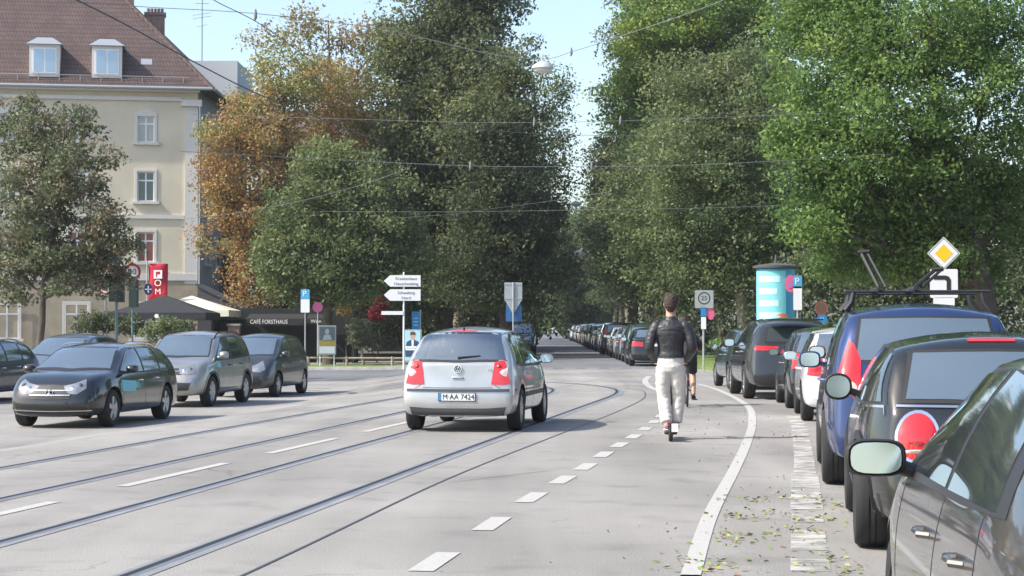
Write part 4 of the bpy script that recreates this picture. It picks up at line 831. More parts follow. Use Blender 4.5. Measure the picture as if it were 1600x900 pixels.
# hipped roof with eaves overhang
e0 = Vector(FP(-.3, EV, .55))+Vector((.5, 0, 0)); e1 = Vector(FP(FL+.5, EV, .55)); e2 = A[2]+Vector((-.5, .5, EV)); e3 = Vector(SP(17.5, EV, .55))
r0 = Vector(FP(6.9, EV+8.9, -7.2)); r1 = Vector(FP(FL-3, EV+8.9, -7.2))
b = MB(); b.add([e0, e1, r1, r0], [(0, 1, 2, 3)]); b.add([e0, r0, e3], [(0, 1, 2)]); b.add([e3, r0, r1, e2], [(0, 1, 2, 3)]); b.add([e1, e2, r1], [(0, 1, 2)]); b.add([e0, e1, e2, e3], [(0, 1, 2, 3)])
roof = b.build('roof', TIL, bld, smooth=0)
b = MB(); b.tube([e0, r0], .13, 8); b.tube([r0, r1], .13, 8); b.build('ridge_tiles', TIL, roof)
b = MB(); b.tube([e0+Vector((0, -.02, .02)), e1+Vector((0, -.02, .02))], .09, 8); b.build('gutter', ZINC, roof)
b = MB(); b.tube([e3+Vector((.05, 0, .02)), e0+Vector((.05, 0, .02))], .09, 8); b.build('gutter', ZINC, roof)
b = MB()
for k in range(22): s = .8+k*1.1; p = Vector(FP(s, EV+.35, .30)); b.tube([p, p+Vector((0, 0, .35))], .02, 4)
b.tube([Vector(FP(.5, EV+.66, .30)), Vector(FP(24, EV+.66, .30))], .02, 4); b.build('snow_guard', ZINC, roof)
nr = ((r0-e0).cross(e1-e0)).normalized(); nr = nr if nr.z > 0 else -nr
slp = 8.9/(7.2+.55)
def RP(s, z, out): return FP(s, z, .55-(z-EV)/slp+out)
def dormer(s, zb_, h_, w_):
    z0, z1 = zb_, zb_+h_; face = .55-(z0-EV)/slp+.12
    P = lambda s_, z, o_: FP(s_, z, o_); ob = face-h_/slp-.3
    b = MB(); b.add([P(s-w_/2, z0, face), P(s+w_/2, z0, face), P(s+w_/2, z1, face), P(s-w_/2, z1, face), P(s-w_/2, z0, ob), P(s+w_/2, z0, ob), P(s+w_/2, z1, ob), P(s-w_/2, z1, ob)], [(0, 1, 2, 3), (0, 3, 7, 4), (1, 5, 6, 2), (3, 2, 6, 7)])
    d = b.build('dormer', TRM, roof, smooth=0)
    b = MB(); o_ = .16; b.add([P(s-w_/2-o_, z1, face+.2), P(s+w_/2+o_, z1, face+.2), P(s+w_/2+o_, z1+.05, ob-.6), P(s-w_/2-o_, z1+.05, ob-.6), P(s-w_/2*.5, z1+.42, face-.35), P(s+w_/2*.5, z1+.42, face-.35), P(s+w_/2*.5, z1+.42, ob-.6), P(s-w_/2*.5, z1+.42, ob-.6)], [(0, 1, 5, 4), (1, 2, 6, 5), (2, 3, 7, 6), (3, 0, 4, 7), (4, 5, 6, 7), (0, 3, 2, 1)]); b.build('dormer_roof', ZINC, d, smooth=0)
    b = MB(); bar(b, s-w_/2+.16, s+w_/2-.16, z0+.2, z1-.18, face, face+.035); b.build('dormer_frame', WHT, d, smooth=0)
    for q in (-1, 1): b = MB(); c0, c1 = (s+q*.04, s+q*(w_/2-.24)); bar(b, min(c0, c1), max(c0, c1), z0+.28, z1-.26, face+.03, face+.045); b.build('dormer_pane', mat('sky_lit_pane', (.36, .45, .55), .05, .5), d, smooth=0)
dormer(4.9, EV+.55, 1.75, 1.6); dormer(8.2, EV+.55, 1.75, 1.6); dormer(15.5, EV+.55, 1.75, 1.6)
b = MB(); q = [RP(z_[0], EV+z_[1], .08) for z_ in ((3.1, 1.45), (2.5, 1.45), (2.5, 1.8), (3.1, 1.8))]; q2 = [RP(z_[0], EV+z_[1], -.1) for z_ in ((3.1, 1.45), (2.5, 1.45), (2.5, 1.8), (3.1, 1.8))]; b.add(q+q2, [(0, 1, 2, 3), (0, 4, 5, 1), (1, 5, 6, 2), (2, 6, 7, 3), (3, 7, 4, 0)]); b.build('roof_light', ZINC, roof, smooth=0)
for (s, o_, h0, h1, w_) in ((2.4, -7.0, EV+2, wz(14)+.9, 1.1), (4.2, -6.0, EV+3, EV+10.5, 1.2)):
    b = MB(); bar(b, s-w_/2, s+w_/2, h0, h1, o_-.9, o_); bar(b, s-w_/2-.08, s+w_/2+.08, h1, h1+.16, o_-.98, o_+.08); b.build('chimney', BRK, roof, smooth=0)
b = MB()
for k in range(5): p = Vector(FP(2.0+k*.2, wz(14)+1.06, -7.4)); b.tube([p, p+Vector((0, 0, .28))], .09, 8)
b.build('chimney_pot', BRK, roof)
# zinc side roof behind the hip and the tv aerial
b = MB(); b.box((-.2, 9.5, EV+.9), (2.9, 6.5, 3.2)); b.build('zinc_dormer', mat('pale_render', (.52, .54, .56), .8), roof, smooth=0)
b = MB(); p = Vector((sx(317, 114)+17.1, 9, EV+2.4)); b.tube([p, p+Vector((0, 0, 4.9))], .035, 6)
for k, l_ in ((4.2, .5), (3.9, .4), (3.2, .55), (3.0, .55), (2.5, .3)): b.tube([p+Vector((-l_, 0, k)), p+Vector((l_, 0, k+.15*(k < 3.5)))], .02, 5)
b.build('tv_aerial', ZINC, roof)
b = MB(); b.tube([(.15, -.28, 4.0), (.15, -.28, EV-.9)], .055, 8); b.build('downpipe', ZINC, bld)
# long grey neighbour behind the orange tree
nb = empty('rear_building', (-17.3, 128, -.2), 0, 'grey shaded house behind the orange tree with a row of small windows', 'building')
NPf = lambda s, z, out=0: (s, -out, z)
nops = [(1.0+k*2.6, 2.1+k*2.6, z, z+1.7) for k in range(4) for z in (3.2, 6.6, 10)]
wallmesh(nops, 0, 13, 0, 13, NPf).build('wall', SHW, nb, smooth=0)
for o_ in nops: window((o_[0]+o_[1])/2, 1.1, o_[2], o_[3], WGL, False, NPf, nb)
b = MB(); b.add([(0, 0, 13), (13, 0, 13), (13, 8, 13), (0, 8, 13), (-.3, -.4, 13), (13.3, -.4, 13), (13.3, 4, 16.5), (-.3, 4, 16.5), (-.3, 8.4, 13), (13.3, 8.4, 13)], [(4, 5, 6, 7), (7, 6, 9, 8), (4, 7, 8), (5, 9, 6)]); b.add([(0, 0, 0), (0, 8, 0), (0, 8, 13), (0, 0, 13), (13, 0, 0), (13, 8, 0), (13, 8, 13), (13, 0, 13)], [(0, 1, 2, 3), (5, 4, 7, 6), (1, 5, 6, 2)]); b.build('roof', TIL, nb, smooth=0)
sh_ = empty('lean_to', (sx(312, 100), 100, -.2), 0, 'dark lean-to with sloping roof against the corner building', 'lean-to')
b = MB(); b.box((1.2, 1.5, 1.1), (2.6, 3, 2.6)); b.build('shed_wall', mat('dark_boards', (.035, .036, .04), .7), sh_, smooth=0)
b = MB(); b.add([(-.2, -.2, 3.8), (2.8, -.2, 2.3), (2.8, 3, 2.3), (-.2, 3, 3.8), (-.2, -.2, 3.9), (2.8, -.2, 2.4), (2.8, 3, 2.4), (-.2, 3, 3.9)], [(0, 1, 2, 3), (4, 5, 6, 7), (0, 1, 5, 4), (1, 2, 6, 5)]); b.add([(-.1, -.1, 2.3), (2.6, -.1, 2.3), (-.1, -.1, 3.75)], [(0, 1, 2)]); b.build('shed_roof', mat('shed_felt', (.06, .06, .065), .7), sh_, smooth=0)
# ------------------------------------------------------------ trees and plants
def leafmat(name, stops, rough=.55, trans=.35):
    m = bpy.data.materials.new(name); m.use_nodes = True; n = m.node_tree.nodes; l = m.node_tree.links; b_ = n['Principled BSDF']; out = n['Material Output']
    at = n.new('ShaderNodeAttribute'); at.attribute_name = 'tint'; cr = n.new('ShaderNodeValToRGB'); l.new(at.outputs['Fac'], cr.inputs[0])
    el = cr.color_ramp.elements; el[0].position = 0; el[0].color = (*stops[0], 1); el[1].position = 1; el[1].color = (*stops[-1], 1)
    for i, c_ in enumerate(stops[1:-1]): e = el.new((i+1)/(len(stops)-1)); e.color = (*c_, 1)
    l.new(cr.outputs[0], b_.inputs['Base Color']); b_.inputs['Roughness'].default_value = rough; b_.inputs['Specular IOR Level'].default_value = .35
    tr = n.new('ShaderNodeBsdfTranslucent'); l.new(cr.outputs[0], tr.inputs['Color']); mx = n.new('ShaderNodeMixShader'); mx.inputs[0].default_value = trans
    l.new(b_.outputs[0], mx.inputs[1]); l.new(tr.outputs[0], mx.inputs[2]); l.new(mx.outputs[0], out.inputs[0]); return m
BARK = mat('bark', (.09, .072, .055), .95, noise_amt=.35, noise_scale=4, bump=.8, bump_scale=14)
BARKP = mat('pale_bark', (.22, .19, .15), .95, noise_amt=.35, noise_scale=4, bump=.8, bump_scale=14)
L_DK = leafmat('dark_green_leaves', [(.065, .085, .045), (.10, .13, .06), (.15, .18, .08), (.23, .25, .10)], trans=.45)
L_OL = leafmat('olive_leaves', [(.075, .115, .05), (.12, .168, .068), (.175, .22, .09), (.25, .28, .11)], trans=.42)
L_BG = leafmat('bright_green_leaves', [(.075, .14, .04), (.12, .21, .055), (.17, .27, .07), (.26, .34, .09)], trans=.42)
L_OR = leafmat('orange_autumn_leaves', [(.20, .17, .07), (.35, .20, .085), (.42, .25, .10), (.36, .30, .11), (.24, .28, .10)])
L_RG = leafmat('reddish_green_leaves', [(.07, .10, .05), (.11, .14, .07), (.17, .20, .10), (.19, .13, .08), (.30, .32, .20)])
L_PK = leafmat('sparse_rust_leaves', [(.18, .15, .08), (.30, .20, .11), (.32, .24, .15), (.30, .30, .11)])
L_YG = leafmat('yellow_green_leaves', [(.07, .14, .035), (.115, .205, .05), (.18, .28, .06), (.29, .35, .08)])
def leaf_object(name, C_, T_, Sz, m, parent=None, seed=0, up=.35):
    """C_ leaf centres (N,3); T_ tint; Sz size. One small folded rhombus per leaf."""
    r = np.random.default_rng(seed); N_ = len(C_); n_ = r.normal(size=(N_, 3)); n_[:, 2] += up*1.6; n_[:, 1] -= up*.2; n_ /= np.linalg.norm(n_, axis=1)[:, None]
    a = r.normal(size=(N_, 3)); a -= (a*n_).sum(1)[:, None]*n_; a /= np.linalg.norm(a, axis=1)[:, None]; c = np.cross(n_, a)
    s = (Sz*r.uniform(.55, 1.3, N_))[:, None]
    V = np.stack([C_-a*s*.62, C_+c*s*.34+n_*s*.08, C_+a*s*.62, C_-c*s*.34+n_*s*.08], 1).reshape(-1, 3)
    me = bpy.data.meshes.new(name); me.vertices.add(4*N_); me.vertices.foreach_set('co', V.ravel().astype(np.float32))
    me.loops.add(4*N_); me.loops.foreach_set('vertex_index', np.arange(4*N_, dtype=np.int32)); me.polygons.add(N_)
    me.polygons.foreach_set('loop_start', np.arange(0, 4*N_, 4, dtype=np.int32)); me.polygons.foreach_set('loop_total', np.full(N_, 4, dtype=np.int32))
    at = me.attributes.new('tint', 'FLOAT', 'FACE'); at.data.foreach_set('value', np.clip(T_, 0, 1).astype(np.float32)); me.update(calc_edges=True); me.materials.append(m)
    o = bpy.data.objects.new(name, me); COL.objects.link(o)
    if parent is not None: o.parent = parent
    return o
def crown_points(blobs, r, clump=.75, per=95, dens=1.0, droop=.25, fill=.5, tnoise=.22, tz=0.1):
    """clumps on and inside each ellipsoid, then leaves in each clump"""
    CC, TT = [], []; zs = [b_[2] for b_ in blobs]; z0, z1 = min(zs), max(zs)+1e-3
    for (cx, cy, cz, rx, ry, rz_, t0) in blobs:
        area = 4*PI*((rx*ry)**1.6/3+(rx*rz_)**1.6/3+(ry*rz_)**1.6/3)**(1/1.6); n_ = max(6, int(area/(clump*clump*1.5)*dens*1.45))
        d = r.normal(size=(n_, 3)); d /= np.linalg.norm(d, axis=1)[:, None]
        lump = np.array([noise.noise(Vector((x*1.9+cx, y*1.9+cy, z*1.9+cz))) for x, y, z in d])
        rad = np.where(r.random(n_) < fill, r.uniform(.35, .8, n_), r.uniform(.8, 1.0, n_))*(1+.42*lump)
        P = np.array([cx, cy, cz])+d*rad[:, None]*np.array([rx, ry, rz_]); keep = P[:, 2] > .9; P = P[keep]; lump = lump[keep]
        k = r.uniform(.55, 1.35, len(P))*clump; m = np.maximum(8, (per*(k/clump)**2*r.uniform(.5, 1.25, len(P))).astype(int))
        idx = np.repeat(np.arange(len(P)), m); q = r.normal(size=(len(idx), 3)); q /= np.maximum(1e-6, np.linalg.norm(q, axis=1))[:, None]; q *= (r.random(len(idx))**.45)[:, None]
        q[:, 2] *= .62; L_ = P[idx]+q*k[idx][:, None]; L_[:, 2] -= droop*(q[:, 0]**2+q[:, 1]**2)*k[idx]
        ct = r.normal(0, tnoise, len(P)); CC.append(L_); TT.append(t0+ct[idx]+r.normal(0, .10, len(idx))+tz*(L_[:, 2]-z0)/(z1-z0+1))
    return np.concatenate(CC), np.concatenate(TT)
def trunk_mesh(base, blobs, r0, seed, lean=(0, 0), m=BARK, parent=None, top=None, limbs=True):
    rr = random.Random(seed); b = MB(); bx, by, bz = base
    cz_ = [bl[2]+bl[5]*.5 for bl in blobs]; top = top or max(cz_); cx = sum(bl[0] for bl in blobs)/len(blobs); cy = sum(bl[1] for bl in blobs)/len(blobs); pts = []; rad = []
    for i in range(9):
        t = i/8; k = sm(t); pts.append((bx+(cx-bx)*k*.7+rr.uniform(-.12, .12)*(0 < i), by+(cy-by)*k*.7+rr.uniform(-.12, .12)*(0 < i), bz-.25+(top-bz)*t)); rad.append(r0*(1.35 if i == 0 else 1)*(1-.86*t))
    b.tube(pts, rad, 10)
    if limbs:
        for bl in blobs:
            c = Vector(bl[:3]); rb = min(bl[3], bl[5]); zt = max(bz+1.8, min(c.z-rb*.7, top*.8)); t = max(.15, min(.85, (zt-bz)/(top-bz))); k = t*8; i = int(k); p0 = Vector(pts[i]).lerp(Vector(pts[min(8, i+1)]), k-i); rs = r0*(1-.86*t)*.62
            mid = p0.lerp(c, .5)+Vector((rr.uniform(-.3, .3), rr.uniform(-.3, .3), -.3)); b.tube([p0, p0.lerp(mid, .5)+Vector((0, 0, .1)), mid, c], [rs, rs*.8, rs*.6, rs*.3], 7)
            for j in range(5):
                d = Vector((rr.gauss(0, 1), rr.gauss(0, 1), rr.gauss(.5, .8))).normalized(); e = c+Vector((d.x*bl[3], d.y*bl[4], d.z*bl[5]))*.85; s_ = mid.lerp(c, rr.random()); b.tube([s_, s_.lerp(e, .5)+Vector((rr.uniform(-.3, .3), rr.uniform(-.3, .3), rr.uniform(0, .4))), e], [rs*.32, rs*.2, rs*.05], 5)
    return b.build('trunk', m, parent)
def tree(name, Y, base_px, blobs, lm, label, leaf=.16, clump=.75, per=95, dens=1.0, r0=.35, seed=1, group=None, bark=BARK, depth=.85, cat='tree', trunk_top=None, **k):
    """blobs: (px, py, rx px, rz px, dy metres, tint)"""
    bx = sx(base_px, Y); root = empty(name, (bx, Y, H(bx, Y)), 0, label, cat, group); W_ = []
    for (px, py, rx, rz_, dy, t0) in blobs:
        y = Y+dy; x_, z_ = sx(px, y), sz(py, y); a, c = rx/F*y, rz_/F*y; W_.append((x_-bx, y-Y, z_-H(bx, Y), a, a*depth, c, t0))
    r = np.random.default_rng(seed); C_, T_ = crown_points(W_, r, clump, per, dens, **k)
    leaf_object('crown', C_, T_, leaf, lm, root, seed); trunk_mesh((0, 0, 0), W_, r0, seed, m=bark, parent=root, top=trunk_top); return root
# left foreground tree, reddish green
tree('young_maple', 62, 60, [(55, 290, 75, 90, 0, .45), (120, 270, 46, 60, -1, .5), (160, 345, 36, 46, -1, .6), (100, 390, 85, 65, 0, .45), (20, 410, 80, 60, 1, .5), (130, 190, 30, 32, 0, .4), (50, 200, 62, 50, 1, .45), (150, 425, 56, 42, 0, .7), (190, 385, 20, 26, -1, .55), (170, 250, 20, 18, -1, .5)], L_RG,
     'dark reddish green tree in front of the cream building at the left', leaf=.115, clump=.42, per=60, dens=.85, r0=.14, seed=3, fill=.4)
# orange chestnut and its sparse upper part
tree('autumn_chestnut', 92, 470, [(385, 250, 78, 75, 0, .45), (430, 190, 70, 70, 0, .5), (372, 345, 62, 60, 0, .4), (430, 330, 80, 80, 1, .35), (400, 430, 50, 50, 0, .45), (345, 215, 36, 42, -1, .7), (455, 120, 60, 50, 0, .8), (345, 290, 42, 45, 0, .4), (500, 270, 60, 70, 2, .4), (440, 410, 55, 50, 1, .5), (400, 160, 50, 40, 0, .7), (540, 210, 55, 60, 3, .5), (520, 140, 60, 50, 3, .6)], L_OR,
     'orange brown chestnut turning in autumn, right of the cream building', leaf=.14, clump=.75, per=80, dens=.95, r0=.3, seed=5, fill=.35)
tree('sparse_lime_tree', 98, 520, [(420, 70, 42, 34, 0, .85), (470, 38, 60, 32, 0, .75), (540, 55, 62, 42, 0, .5), (500, 110, 60, 50, 0, .4), (560, 130, 50, 60, 0, .35), (530, 200, 55, 55, 1, .25), (590, 70, 30, 50, 0, .4), (480, 170, 42, 45, 0, .3)], L_PK,
     'tall half bare tree with rust and yellow green leaves behind the orange chestnut', leaf=.17, clump=.75, per=27, dens=.85, r0=.24, seed=6, fill=.6)
# olive tree in front of them
tree('olive_green_lime', 84, 515, [(520, 300, 90, 70, 0, .5), (470, 340, 60, 60, 0, .45), (580, 330, 80, 85, 0, .45), (500, 400, 85, 60, -1, .4), (560, 420, 95, 60, 0, .35), (440, 430, 55, 48, 0, .5), (510, 250, 55, 40, 0, .7), (620, 410, 70, 60, 1, .35), (430, 385, 40, 42, -1, .6)], L_OL,
     'olive green lime tree above the cafe, between the orange chestnut and the tall dark trees', leaf=.15, clump=.7, per=62, dens=1.0, r0=.26, seed=8)
# tall dark trees
tree('tall_dark_elm', 96, 690, [(650, 60, 80, 85, 0, .55), (640, 170, 85, 90, -1, .5), (660, 280, 100, 95, 0, .4), (690, 380, 110, 80, 0, .3), (745, 30, 85, 75, 1, .5), (770, -50, 70, 70, 1, .5), (690, -40, 75, 70, 0, .55), (740, 130, 75, 80, -2, .55), (620, 90, 46, 60, -1, .75), (640, 440, 70, 50, 0, .3), (720, 220, 80, 80, -1, .45)], L_DK,
     'tallest dark green tree left of centre, its top beyond the sky gap', leaf=.17, clump=.85, per=85, dens=1.0, r0=.34, seed=11)
tree('tall_dark_elm', 90, 790, [(790, 190, 78, 75, 0, .45), (800, 290, 90, 80, 0, .25), (780, 390, 95, 75, 0, .2), (835, 380, 55, 70, 1, .25), (760, 310, 70, 80, -1, .2), (800, 100, 46, 46, 0, .45), (730, 440, 70, 40, 0, .35), (740, 200, 60, 60, -1, .5), (800, 450, 60, 34, 0, .35)], L_DK,
     'very dark tree at the left edge of the avenue, above the grey signboard backs', leaf=.16, clump=.8, per=85, dens=1.0, r0=.32, seed=12)
tree('slender_elm', 118, 778, [(850, 130, 42, 40, 0, .45), (865, 190, 34, 45, 0, .45), (850, 260, 46, 50, 1, .35), (862, 330, 34, 45, 0, .3), (850, 400, 45, 50, 0, .3), (880, 150, 20, 30, 0, .5), (875, 225, 22, 30, 0, .4)], L_OL,
     'lighter tree with gaps of sky at the left edge of the sky gap', leaf=.17, clump=.7, per=32, dens=.8, r0=.35, seed=13)
# right-hand side
tree('avenue_lime', 120, 990, [(972, 250, 55, 70, 0, .45), (990, 160, 55, 75, 0, .55), (960, 340, 50, 60, 0, .35), (1010, 60, 60, 70, 0, .6), (1000, 300, 70, 80, 1, .3), (1010, -30, 60, 60, 0, .6), (938, 300, 30, 50, 0, .55), (990, 400, 60, 50, 0, .25)], L_DK,
     'dark green lime on the right of the sky gap where the avenue starts', leaf=.18, clump=.9, per=70, dens=1.0, r0=.3, seed=21, group=None)
tree('yellow_green_lime', 100, 1022, [(1010, 90, 60, 60, 0, .75), (1060, 40, 90, 70, 0, .6), (990, 150, 55, 50, 1, .45), (1130, 0, 90, 60, -1, .6), (1010, 0, 50, 50, 1, .7), (1070, 150, 90, 70, 1, .35), (1020, 220, 46, 60, 0, .35), (1180, 90, 80, 70, 0, .5), (1215, 190, 60, 80, 0, .4), (985, 70, 22, 60, -1, .9), (1210, 20, 80, 60, 0, .6)], L_YG,
     'tall tree with yellow green top right of the sky gap', leaf=.17, clump=.8, per=72, dens=1.0, r0=.32, seed=22)
tree('grey_green_linden', 78, 1160, [(1120, 180, 95, 80, 0, .45), (1090, 270, 85, 75, -1, .45), (1170, 260, 80, 85, 0, .4), (1130, 350, 105, 75, 0, .4), (1070, 350, 55, 55, 0, .5), (1190, 360, 70, 65, 0, .4), (1120, 420, 80, 42, 0, .35), (1180, 120, 70, 60, 1, .5), (1080, 130, 60, 50, 1, .7)], L_OL,
     'grey green linden beside the blue advertising column', leaf=.13, clump=.75, per=110, dens=1.0, r0=.3, seed=23, bark=BARKP)
tree('bright_green_ash', 52, 1560, [(1320, 120, 105, 95, 0, .5), (1290, 250, 80, 80, -1, .5), (1420, 60, 110, 95, 0, .5), (1400, 190, 110, 90, -1, .45), (1350, 320, 100, 70, 0, .45), (1460, 300, 90, 80, 0, .4), (1260, 40, 60, 80, 1, .45), (1540, 160, 100, 110, 0, .45), (1440, 390, 85, 50, 0, .5), (1560, 320, 90, 80, 1, .4), (1280, 350, 55, 42, -1, .6), (1330, 10, 90, 70, 1, .5), (1560, 30, 100, 90, 1, .4), (1240, 200, 36, 40, -1, .6), (1345, 405, 60, 34, 0, .45), (1500, 420, 70, 36, 1, .45)], L_BG,
     'bright green ash filling the upper right corner above the parked cars', leaf=.11, clump=.6, per=120, dens=1.0, r0=.35, seed=24)
tree('shaded_ash', 74, 1380, [(1280, 420, 70, 50, 0, .3), (1380, 440, 85, 55, 0, .3), (1480, 430, 90, 60, 0, .35), (1560, 440, 80, 60, 0, .35), (1340, 360, 70, 60, 1, .3), (1460, 340, 90, 70, 1, .3), (1580, 330, 80, 80, 1, .3)], L_DK,
     'dark shaded tree behind the bright green ash, above the small round signs', leaf=.16, clump=.7, per=60, dens=.9, r0=.3, seed=25)
# the avenue: two rows closing over the road
protoA = None
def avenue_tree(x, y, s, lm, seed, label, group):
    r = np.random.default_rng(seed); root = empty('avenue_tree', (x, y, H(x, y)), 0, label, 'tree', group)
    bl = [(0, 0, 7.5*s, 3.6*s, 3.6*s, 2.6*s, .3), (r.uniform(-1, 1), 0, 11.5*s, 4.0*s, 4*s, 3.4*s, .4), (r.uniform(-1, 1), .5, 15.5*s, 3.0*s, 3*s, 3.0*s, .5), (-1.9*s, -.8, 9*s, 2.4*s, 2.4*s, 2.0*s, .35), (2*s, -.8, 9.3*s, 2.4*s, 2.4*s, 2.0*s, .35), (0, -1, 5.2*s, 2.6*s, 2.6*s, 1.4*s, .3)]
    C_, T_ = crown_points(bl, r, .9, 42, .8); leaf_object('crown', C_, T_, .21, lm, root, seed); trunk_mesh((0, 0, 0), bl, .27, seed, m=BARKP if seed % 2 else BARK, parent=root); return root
k = 0; protos = []
for side in (0, 1):
    for i in range(10):
        y = 96+i*(13 if side else 14)+(8 if side else 0); x = AV(y)+(-3.6 if not side else 9.4)+random.uniform(-.3, .3)+(.6 if side else 0)
        if side and i == 0: y += 0
        lab = 'avenue tree number %d on the %s side counting from the junction' % (i+1, 'right' if side else 'left')
        if len(protos) < 4: o = avenue_tree(x, y, random.uniform(.95, 1.1), [L_DK, L_OL][k % 2], 40+k, lab, 'trees lining the avenue'); protos.append(o)
        else: o = copy_tree(protos[k % 4]); o.location = (x, y, H(x, y)); o.rotation_euler.z = random.uniform(0, 6.28); o.scale = (random.uniform(.9, 1.15),)*3; o['label'] = lab
        k += 1
for i, (px, y) in enumerate([(1024, 92), (1012, 104), (1050, 84), (1128, 90), (1084, 96)]):   # trees on the right verge
    x = sx(px, y); o = copy_tree(protos[(i+1) % 4]); o.location = (x, y, H(x, y)); o.rotation_euler.z = i*1.3; o.scale = (.8, .8, .62); o['label'] = 'verge tree with pale trunk, %s from the left behind the avenue cars' % ['first', 'second', 'third', 'fourth', 'fifth'][i]; o['group'] = 'trees on the right verge'
for i, (x, y) in enumerate([(15.5, -12), (16.5, 3), (16, 17), (18, 31), (21, 44)]):
    o = copy_tree(protos[i % 4]); o.location = (x, y, H(x, y)); o.rotation_euler.z = i*1.9; o['label'] = 'pavement tree beside the parked cars, number %d going up the street' % (i+1); o['group'] = 'trees on the right pavement'
for i, (x, y) in enumerate([(-44, -74), (-28, -78), (-12, -76), (4, -78), (18, -74)]):  # out of view, added so the car paint reflects dark foliage
    o = copy_tree(protos[(i+2) % 4]); o.location = (x, y, H(x, y)); o.rotation_euler.z = i*1.1; o['label'] = 'unseen tree added behind the viewer for reflections, number %d from the left' % (i+1); o['group'] = 'trees added behind the viewer for reflections'
# woods behind everything, too dense to count
def woods(name, spans, label, leaf, lm, seed):
    r = np.random.default_rng(seed); bl = []
    for (p0, p1, Y, ptop, step) in spans:
        for px in np.arange(p0, p1, step):
            y = Y+r.uniform(-4, 4); pt = ptop+r.uniform(-25, 25); z1 = sz(pt, y); z = 1.8
            while z < z1: rz_ = r.uniform(1.8, 3); bl.append((sx(px, y)+r.uniform(-1, 1), y+r.uniform(-1, 1), z, step/F*Y*.95, 2.5, rz_, .3)); z += rz_*1.15
    C_, T_ = crown_points(bl, r, 1.25, 36, .75); return tag(leaf_object(name, C_, T_, leaf, lm, None, seed), label, 'woods', kind='stuff')
woods('woods', [(330, 880, 118, 330, 55), (560, 850, 126, 200, 60)], 'dark mass of trees behind the tall elms on the left', .3, L_DK, 60)
woods('woods', [(1020, 1260, 122, 200, 60), (1230, 1680, 86, 240, 70)], 'dark mass of trees behind the parked cars on the right', .26, L_DK, 61)
woods('woods', [(760, 830, 300, 440, 30), (862, 960, 230, 330, 24), (850, 960, 420, 462, 24)], 'far trees closing the end of the avenue', .5, L_OL, 62)
woods('hedge', [(480, 800, 97, 478, 28)], 'dark hedge and shade behind the grass strip', .13, L_DK, 63)
woods('hedge', [(1050, 1700, 74, 478, 40)], 'dark hedge behind the right pavement', .13, L_DK, 64)
# shrubs
tree('standard_shrub', 83, 564, [(563, 512, 20, 16, 0, .6), (558, 527, 15, 14, 0, .6), (572, 524, 15, 14, 0, .5), (565, 540, 11, 9, 0, .5)], leafmat('silvery_leaves', [(.1, .12, .07), (.17, .19, .12), (.25, .27, .18)]), 'pale silvery shrub on a short trunk on the grass strip', leaf=.07, clump=.16, per=26, dens=.9, r0=.09, seed=70, cat='shrub', bark=BARKP)
tree('roadside_bush', 60, 1135, [(1130, 545, 26, 18, 0, .6), (1150, 552, 24, 16, 0, .5), (1112, 556, 16, 10, 0, .5)], L_BG, 'light green bush on the verge behind the dark green hatchback', leaf=.09, clump=.25, per=40, dens=.9, r0=.06, seed=71, cat='shrub')
tree('cafe_bush', 68, 265, [(262, 508, 28, 14, 0, .6), (240, 520, 20, 12, 0, .5), (285, 515, 20, 14, 0, .5)], L_OL, 'light olive bush under the black cafe parasol', leaf=.09, clump=.25, per=40, dens=.9, r0=.05, seed=72, cat='shrub')
tree('cafe_bush', 70, 150, [(140, 505, 30, 18, 0, .3), (170, 500, 26, 16, 0, .3), (205, 510, 24, 14, 0, .4)], L_DK, 'dark green bush behind the parked cars under the reddish tree', leaf=.09, clump=.25, per=40, dens=.9, r0=.05, seed=73, cat='shrub')
tree('red_creeper', 88, 592, [(592, 470, 13, 12, 0, .6), (588, 490, 12, 12, 0, .6), (600, 450, 8, 9, 0, .5)], leafmat('crimson_leaves', [(.12, .01, .02), (.25, .02, .04), (.35, .05, .05)]), 'crimson creeper hanging left of the white direction signs', leaf=.09, clump=.22, per=34, dens=.9, r0=.04, seed=74, cat='creeper')
tree('orange_shrub', 88, 540, [(537, 480, 14, 12, 0, .5), (550, 472, 12, 10, 0, .4)], L_OR, 'small orange leaved shrub between the round sign and the crimson creeper', leaf=.09, clump=.25, per=30, dens=.9, r0=.04, seed=75, cat='shrub')
# ------------------------------------------------------------ street furniture, cafe, signs
def W3(px, py, Y): return Vector((sx(px, Y), Y, sz(py, Y)))
def rect(w_, h_): return [(-w_/2, -h_/2), (w_/2, -h_/2), (w_/2, h_/2), (-w_/2, h_/2)]
def rrect(w_, h_, r_=.03):
    out = []
    for cx, cz, a0 in ((w_/2-r_, -h_/2+r_, -90), (w_/2-r_, h_/2-r_, 0), (-w_/2+r_, h_/2-r_, 90), (-w_/2+r_, -h_/2+r_, 180)):
        for k in range(4): a = R(a0+k*30); out.append((cx+r_*math.cos(a), cz+r_*math.sin(a)))
    return out
def disc(r_, n=28): return [(r_*math.cos(2*PI*k/n), r_*math.sin(2*PI*k/n)) for k in range(n)]
def ring(mb, c, r1, r0, y, mi, n=28, th=.004):
    for k in range(n):
        a, b_ = 2*PI*k/n, 2*PI*(k+1)/n
        mb.add([(c[0]+r1*math.cos(a), y, c[1]+r1*math.sin(a)), (c[0]+r1*math.cos(b_), y, c[1]+r1*math.sin(b_)), (c[0]+r0*math.cos(b_), y, c[1]+r0*math.sin(b_)), (c[0]+r0*math.cos(a), y, c[1]+r0*math.sin(a))], [(0, 1, 2, 3)], mi)
def sign_root(name, px, Y, label, cat='sign', group=None, rz=0):
    x = sx(px, Y); return empty(name, (x, Y, H(x, Y)), rz, label, cat, group), H(x, Y)
def zz(py, Y, h): return sz(py, Y)-h
